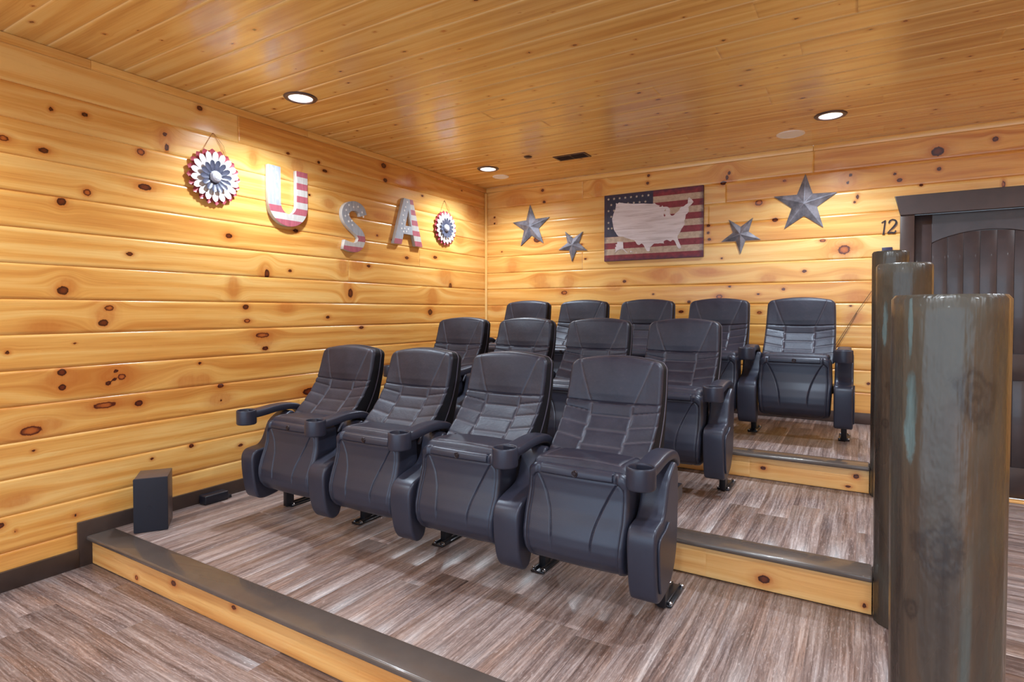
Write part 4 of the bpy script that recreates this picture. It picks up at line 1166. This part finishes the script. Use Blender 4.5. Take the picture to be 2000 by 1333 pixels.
def barn_star(x, z, R, rot, label):
    V = [(0, 0, R * 0.20), ]
    n_ = 10
    for k in range(n_):
        rr = R if k % 2 == 0 else R * 0.40
        a = math.radians(rot + 36 * k)
        V.append((rr * math.cos(a), rr * math.sin(a), 0.010 if k % 2 == 0 else 0.006))
    for k in range(n_):
        rr = R if k % 2 == 0 else R * 0.40
        a = math.radians(rot + 36 * k)
        V.append((rr * 0.99 * math.cos(a), rr * 0.99 * math.sin(a), 0.0))
    Fc = []
    for k in range(n_):
        k2 = (k + 1) % n_
        Fc.append((0, 1 + k, 1 + k2)); Fc.append((1 + k, 11 + k, 11 + k2, 1 + k2))
    Fc.append(tuple(range(11, 21))[::-1])
    me = bpy.data.meshes.new('barn_star'); me.from_pydata(V, [], Fc)
    bm = bmesh.new(); bm.from_mesh(me); bmesh.ops.recalc_face_normals(bm, faces=bm.faces[:])
    bmesh.ops.bevel(bm, geom=[e for e in bm.edges if any((v.co.xy).length < 1e-6 for v in e.verts)], offset=R * 0.012, segments=1, affect='EDGES')
    bm.to_mesh(me); bm.free()
    me.materials.append(GALV)
    o = bpy.data.objects.new('barn_star', me); COL.objects.link(o)
    o.matrix_world = Matrix.Translation((x, D - 0.001, z)) @ ON_BACK
    tag(o, label, 'star', 'galvanised metal stars on the back wall')
barn_star(0.595, 2.315, 0.240, 93, 'large grey metal star nearest the room corner')
barn_star(1.093, 2.088, 0.172, 266, 'small grey metal star immediately left of the flag picture')
barn_star(2.731, 2.082, 0.174, 270, 'small grey metal star immediately right of the flag picture')
barn_star(3.236, 2.305, 0.252, 88.5, 'large grey metal star above the back row, near the door')

# flag picture with the map
CX, CZ = 1.447, 1.899
root = empty('flag_picture'); root.matrix_world = Matrix.Translation((CX, D - 0.001, CZ)) @ ON_BACK
b = MB(); b.box(0, 0.965, 0, 0.655, 0, 0.028, 0.002)
bo = b.build('board', FLAG, root)
b = MB()
for r_ in range(5):
    for c_ in range(8 if r_ % 2 == 0 else 7):
        sx_, sz_ = 0.045 + 0.058 * c_ + (0.029 if r_ % 2 else 0), 0.615 - 0.058 * r_ - (0.0)
        star_flat(b, sx_, sz_, 0.0145, 0.0278, 0, 0.0012)
for c_ in range(0): pass
for k_ in range(2): star_flat(b, 0.045 + .035 * k_, 0.615 - 0.058 * 5, 0.0145, 0.0278, 0, 0.0012); 
b.build('star_field', plain('faded_star', srgb(196, 190, 180), 0.6, var=0.15, vs=30), root)
def toloc(pl): return [(a - CX, c - CZ) for a, c in pl]
MP = [(a, c + 0.004 * math.sin(97 * a + 61 * c)) for a, c in smooth_poly(toloc(MAP), 2)]
me = extrude2d([MP, toloc(LAKE), toloc(LAKE2)], 0.0045); me.transform(Matrix.Translation((0, 0, 0.0276)))
m2 = extrude2d([toloc(ALASKA)], 0.0045); m2.transform(Matrix.Translation((0, 0, 0.0276)))
b = MB(); b.bm.from_mesh(me); b.bm.from_mesh(m2)
for (hx, hz, hr) in ((1.726, 1.983, .008), (1.78, 1.968, .006), (1.745, 1.978, .004)): b.cyl((hx - CX, hz - CZ, 0.0276), hr, 0.0045, 8)
b.build('country_map', MAPM, root)
tag(root, 'picture of a whitewashed country map over a stars and stripes flag', 'picture')

# door number
d1 = [(0.012, 0.0), (0.016, 0.006), (0.026, 0.100), (0.008, 0.090), (0.006, 0.096), (0.030, 0.112), (0.036, 0.112), (0.026, 0.006), (0.031, 0.0)]
def stroke(pts, ws):
    pts = smooth_poly(pts, 5, closed=False); L, R = [], []
    for i, p in enumerate(pts):
        a = pts[max(i - 1, 0)]; c = pts[min(i + 1, len(pts) - 1)]
        dx, dy = c[0] - a[0], c[1] - a[1]; l = math.hypot(dx, dy) or 1; nx, ny = -dy / l, dx / l
        hw_ = np.interp(i / (len(pts) - 1), np.linspace(0, 1, len(ws)), ws)
        L.append((p[0] + nx * hw_, p[1] + ny * hw_)); R.append((p[0] - nx * hw_, p[1] - ny * hw_))
    return L + R[::-1]
d2a = stroke([(0.012, 0.082), (0.018, 0.100), (0.036, 0.109), (0.056, 0.100), (0.060, 0.078), (0.044, 0.052), (0.020, 0.026), (0.004, 0.006)], [.004, .005, .004, .0055, .007, .006, .004, .003])
for nm, outl, ox, lab in (('number_one', [d1], 3.778, 'dark metal numeral 1 on the pine wall left of the door'), ('number_two', [d2a], 3.822, 'dark metal numeral 2 on the pine wall against the door frame')):
    me = extrude2d(outl, 0.008)
    if nm == 'number_two':
        mb = MB(); mb.bm.from_mesh(me)
        mb.bm.from_mesh((lambda q: q)(extrude2d([stroke([(0.004, 0.005), (0.030, 0.007), (0.050, 0.005), (0.058, 0.024)], [.005, .006, .006, .002])], 0.0079)))
        me = mb.mesh(nm)
    me.materials.append(IRON)
    o = bpy.data.objects.new(nm, me); COL.objects.link(o)
    o.matrix_world = Matrix.Translation((ox, D - 0.001, 2.008 if nm == 'number_one' else 2.012)) @ ON_BACK
    tag(o, lab, 'number', 'house number on the back wall')

b = MB(); b.box(3.790, 3.860, D - 0.012, D - 0.0005, 1.80, 1.905, 0.003)
o = b.build('wall_switch', SWITCH); tag(o, 'dark blue wall plate just above the farthest log post', 'switch')
t = MB()
t.tube([(3.44, D - 0.012, 1.05), (3.55, D - 0.010, 1.255), (3.62, D - 0.010, 1.385), (3.70, D - 0.012, 1.52), (3.765, D - 0.012, 1.63)], 0.0022, 6)
t.tube([(3.46, D - 0.008, 1.05), (3.565, D - 0.008, 1.255), (3.625, D - 0.008, 1.385)], 0.0018, 6)  # second tube stands for the shadow of the cord on the wall
o = t.build('cord_and_shadow', CORD); tag(o, 'thin cord and its modelled shadow line running slantwise along the back wall beside the rightmost back chair', 'cord')

# ------------------------------------------------------------------ ceiling fixtures
ring = MB().lathe([(0.073, 0.002), (0.0735, -0.006), (0.079, -0.010), (0.099, -0.008), (0.105, -0.001), (0.105, 0.001)], 48).mesh('trim_ring'); ring.materials.append(TRIM_BZ)
refl = MB().lathe([(0.0735, -0.004), (0.068, 0.02), (0.060, 0.055)], 40).mesh('reflector'); refl.materials.append(CAN_WHITE)
lens = MB().lathe([(0.0, 0.054), (0.059, 0.054), (0.0595, 0.057), (0.0, 0.058)], 40).mesh('lens'); lens.materials.append(LENS)
for m_ in (ring, refl, lens): m_.shade_smooth(); m_.set_sharp_from_angle(angle=math.radians(40))
dl_label = {0: 'recessed downlight above the letter U, nearest the left wall', 1: 'recessed downlight near the big round speaker on the right', 2: 'recessed downlight in the far corner of the ceiling'}
for k, (x, y) in enumerate(DL):
    root = empty('ceiling_downlight', (x, y, H))
    for nm, me in (('trim_ring', ring), ('reflector', refl), ('lens', lens)):
        o = bpy.data.objects.new(nm, me); COL.objects.link(o); o.parent = root
    ld = bpy.data.lights.new('downlight_lamp', 'SPOT')
    ld.energy = DOWNLIGHT_W * 4.0; ld.color = DOWNLIGHT_COL; ld.shadow_soft_size = 0.055
    ld.spot_size = math.radians(152); ld.spot_blend = 0.85
    lo = bpy.data.objects.new('downlight_lamp', ld); COL.objects.link(lo); lo.parent = root; lo.location = (0, 0, -0.012)
    if k > 2: tag(root, 'unseen recessed downlight added to light the room from beyond the picture edge', 'ceiling light', 'added downlights beyond the picture edge')
    else: tag(root, dl_label[k], 'ceiling light', 'recessed downlights over the chairs')
for (x, y, r, lab) in ((3.169, 5.002, 0.102, 'round white ceiling speaker on the right, below the right downlight'), (0.475, 5.020, 0.084, 'small round white ceiling speaker in the far corner')):
    root = empty('ceiling_speaker', (x, y, H)); 
    MB().lathe([(r - 0.012, -0.004), (r - 0.008, -0.007), (r, -0.004), (r, 0.002)], 48).build('rim', CAN_WHITE, root)
    MB().lathe([(0, -0.0045), (r - 0.011, -0.004), (r - 0.011, 0.002)], 48).build('grille', WHITE_GR, root)
    tag(root, lab, 'speaker', 'round ceiling speakers')
root = empty('ceiling_vent', (1.43, 4.705, H))
b = MB()
b.box(-0.155, 0.155, -0.078, -0.060, -0.006, 0.001, 0.002); b.box(-0.155, 0.155, 0.060, 0.078, -0.006, 0.001, 0.002)
b.box(-0.155, -0.135, -0.062, 0.062, -0.006, 0.001, 0.002); b.box(0.135, 0.155, -0.062, 0.062, -0.006, 0.001, 0.002); b.box(-0.007, 0.007, -0.062, 0.062, -0.006, 0.001)
b.build('frame', VENT_BZ, root)
b = MB(); b.box(-0.137, 0.137, -0.062, 0.062, -0.0005, 0.001); b.build('backing', DARKHOLE, root)
for k in range(9):
    b = MB(); b.box(-0.136, 0.136, -0.006, 0.006, -0.0008, 0.0008, M=Matrix.Translation((0, -0.052 + 0.013 * k, -0.004)) @ Matrix.Rotation(math.radians(25), 4, 'X'))
    b.build('slat', VENT_BZ, root)
tag(root, 'brown rectangular air vent in the ceiling', 'vent')
o = MB().lathe([(0, -0.012), (0.022, -0.012), (0.034, -0.006), (0.038, -0.001), (0.038, 0.001)], 32).build('ceiling_sensor', VENT_BZ)
o.location = (1.090, 4.505, H); tag(o, 'small round dark disc on the ceiling beside the vent', 'sensor')
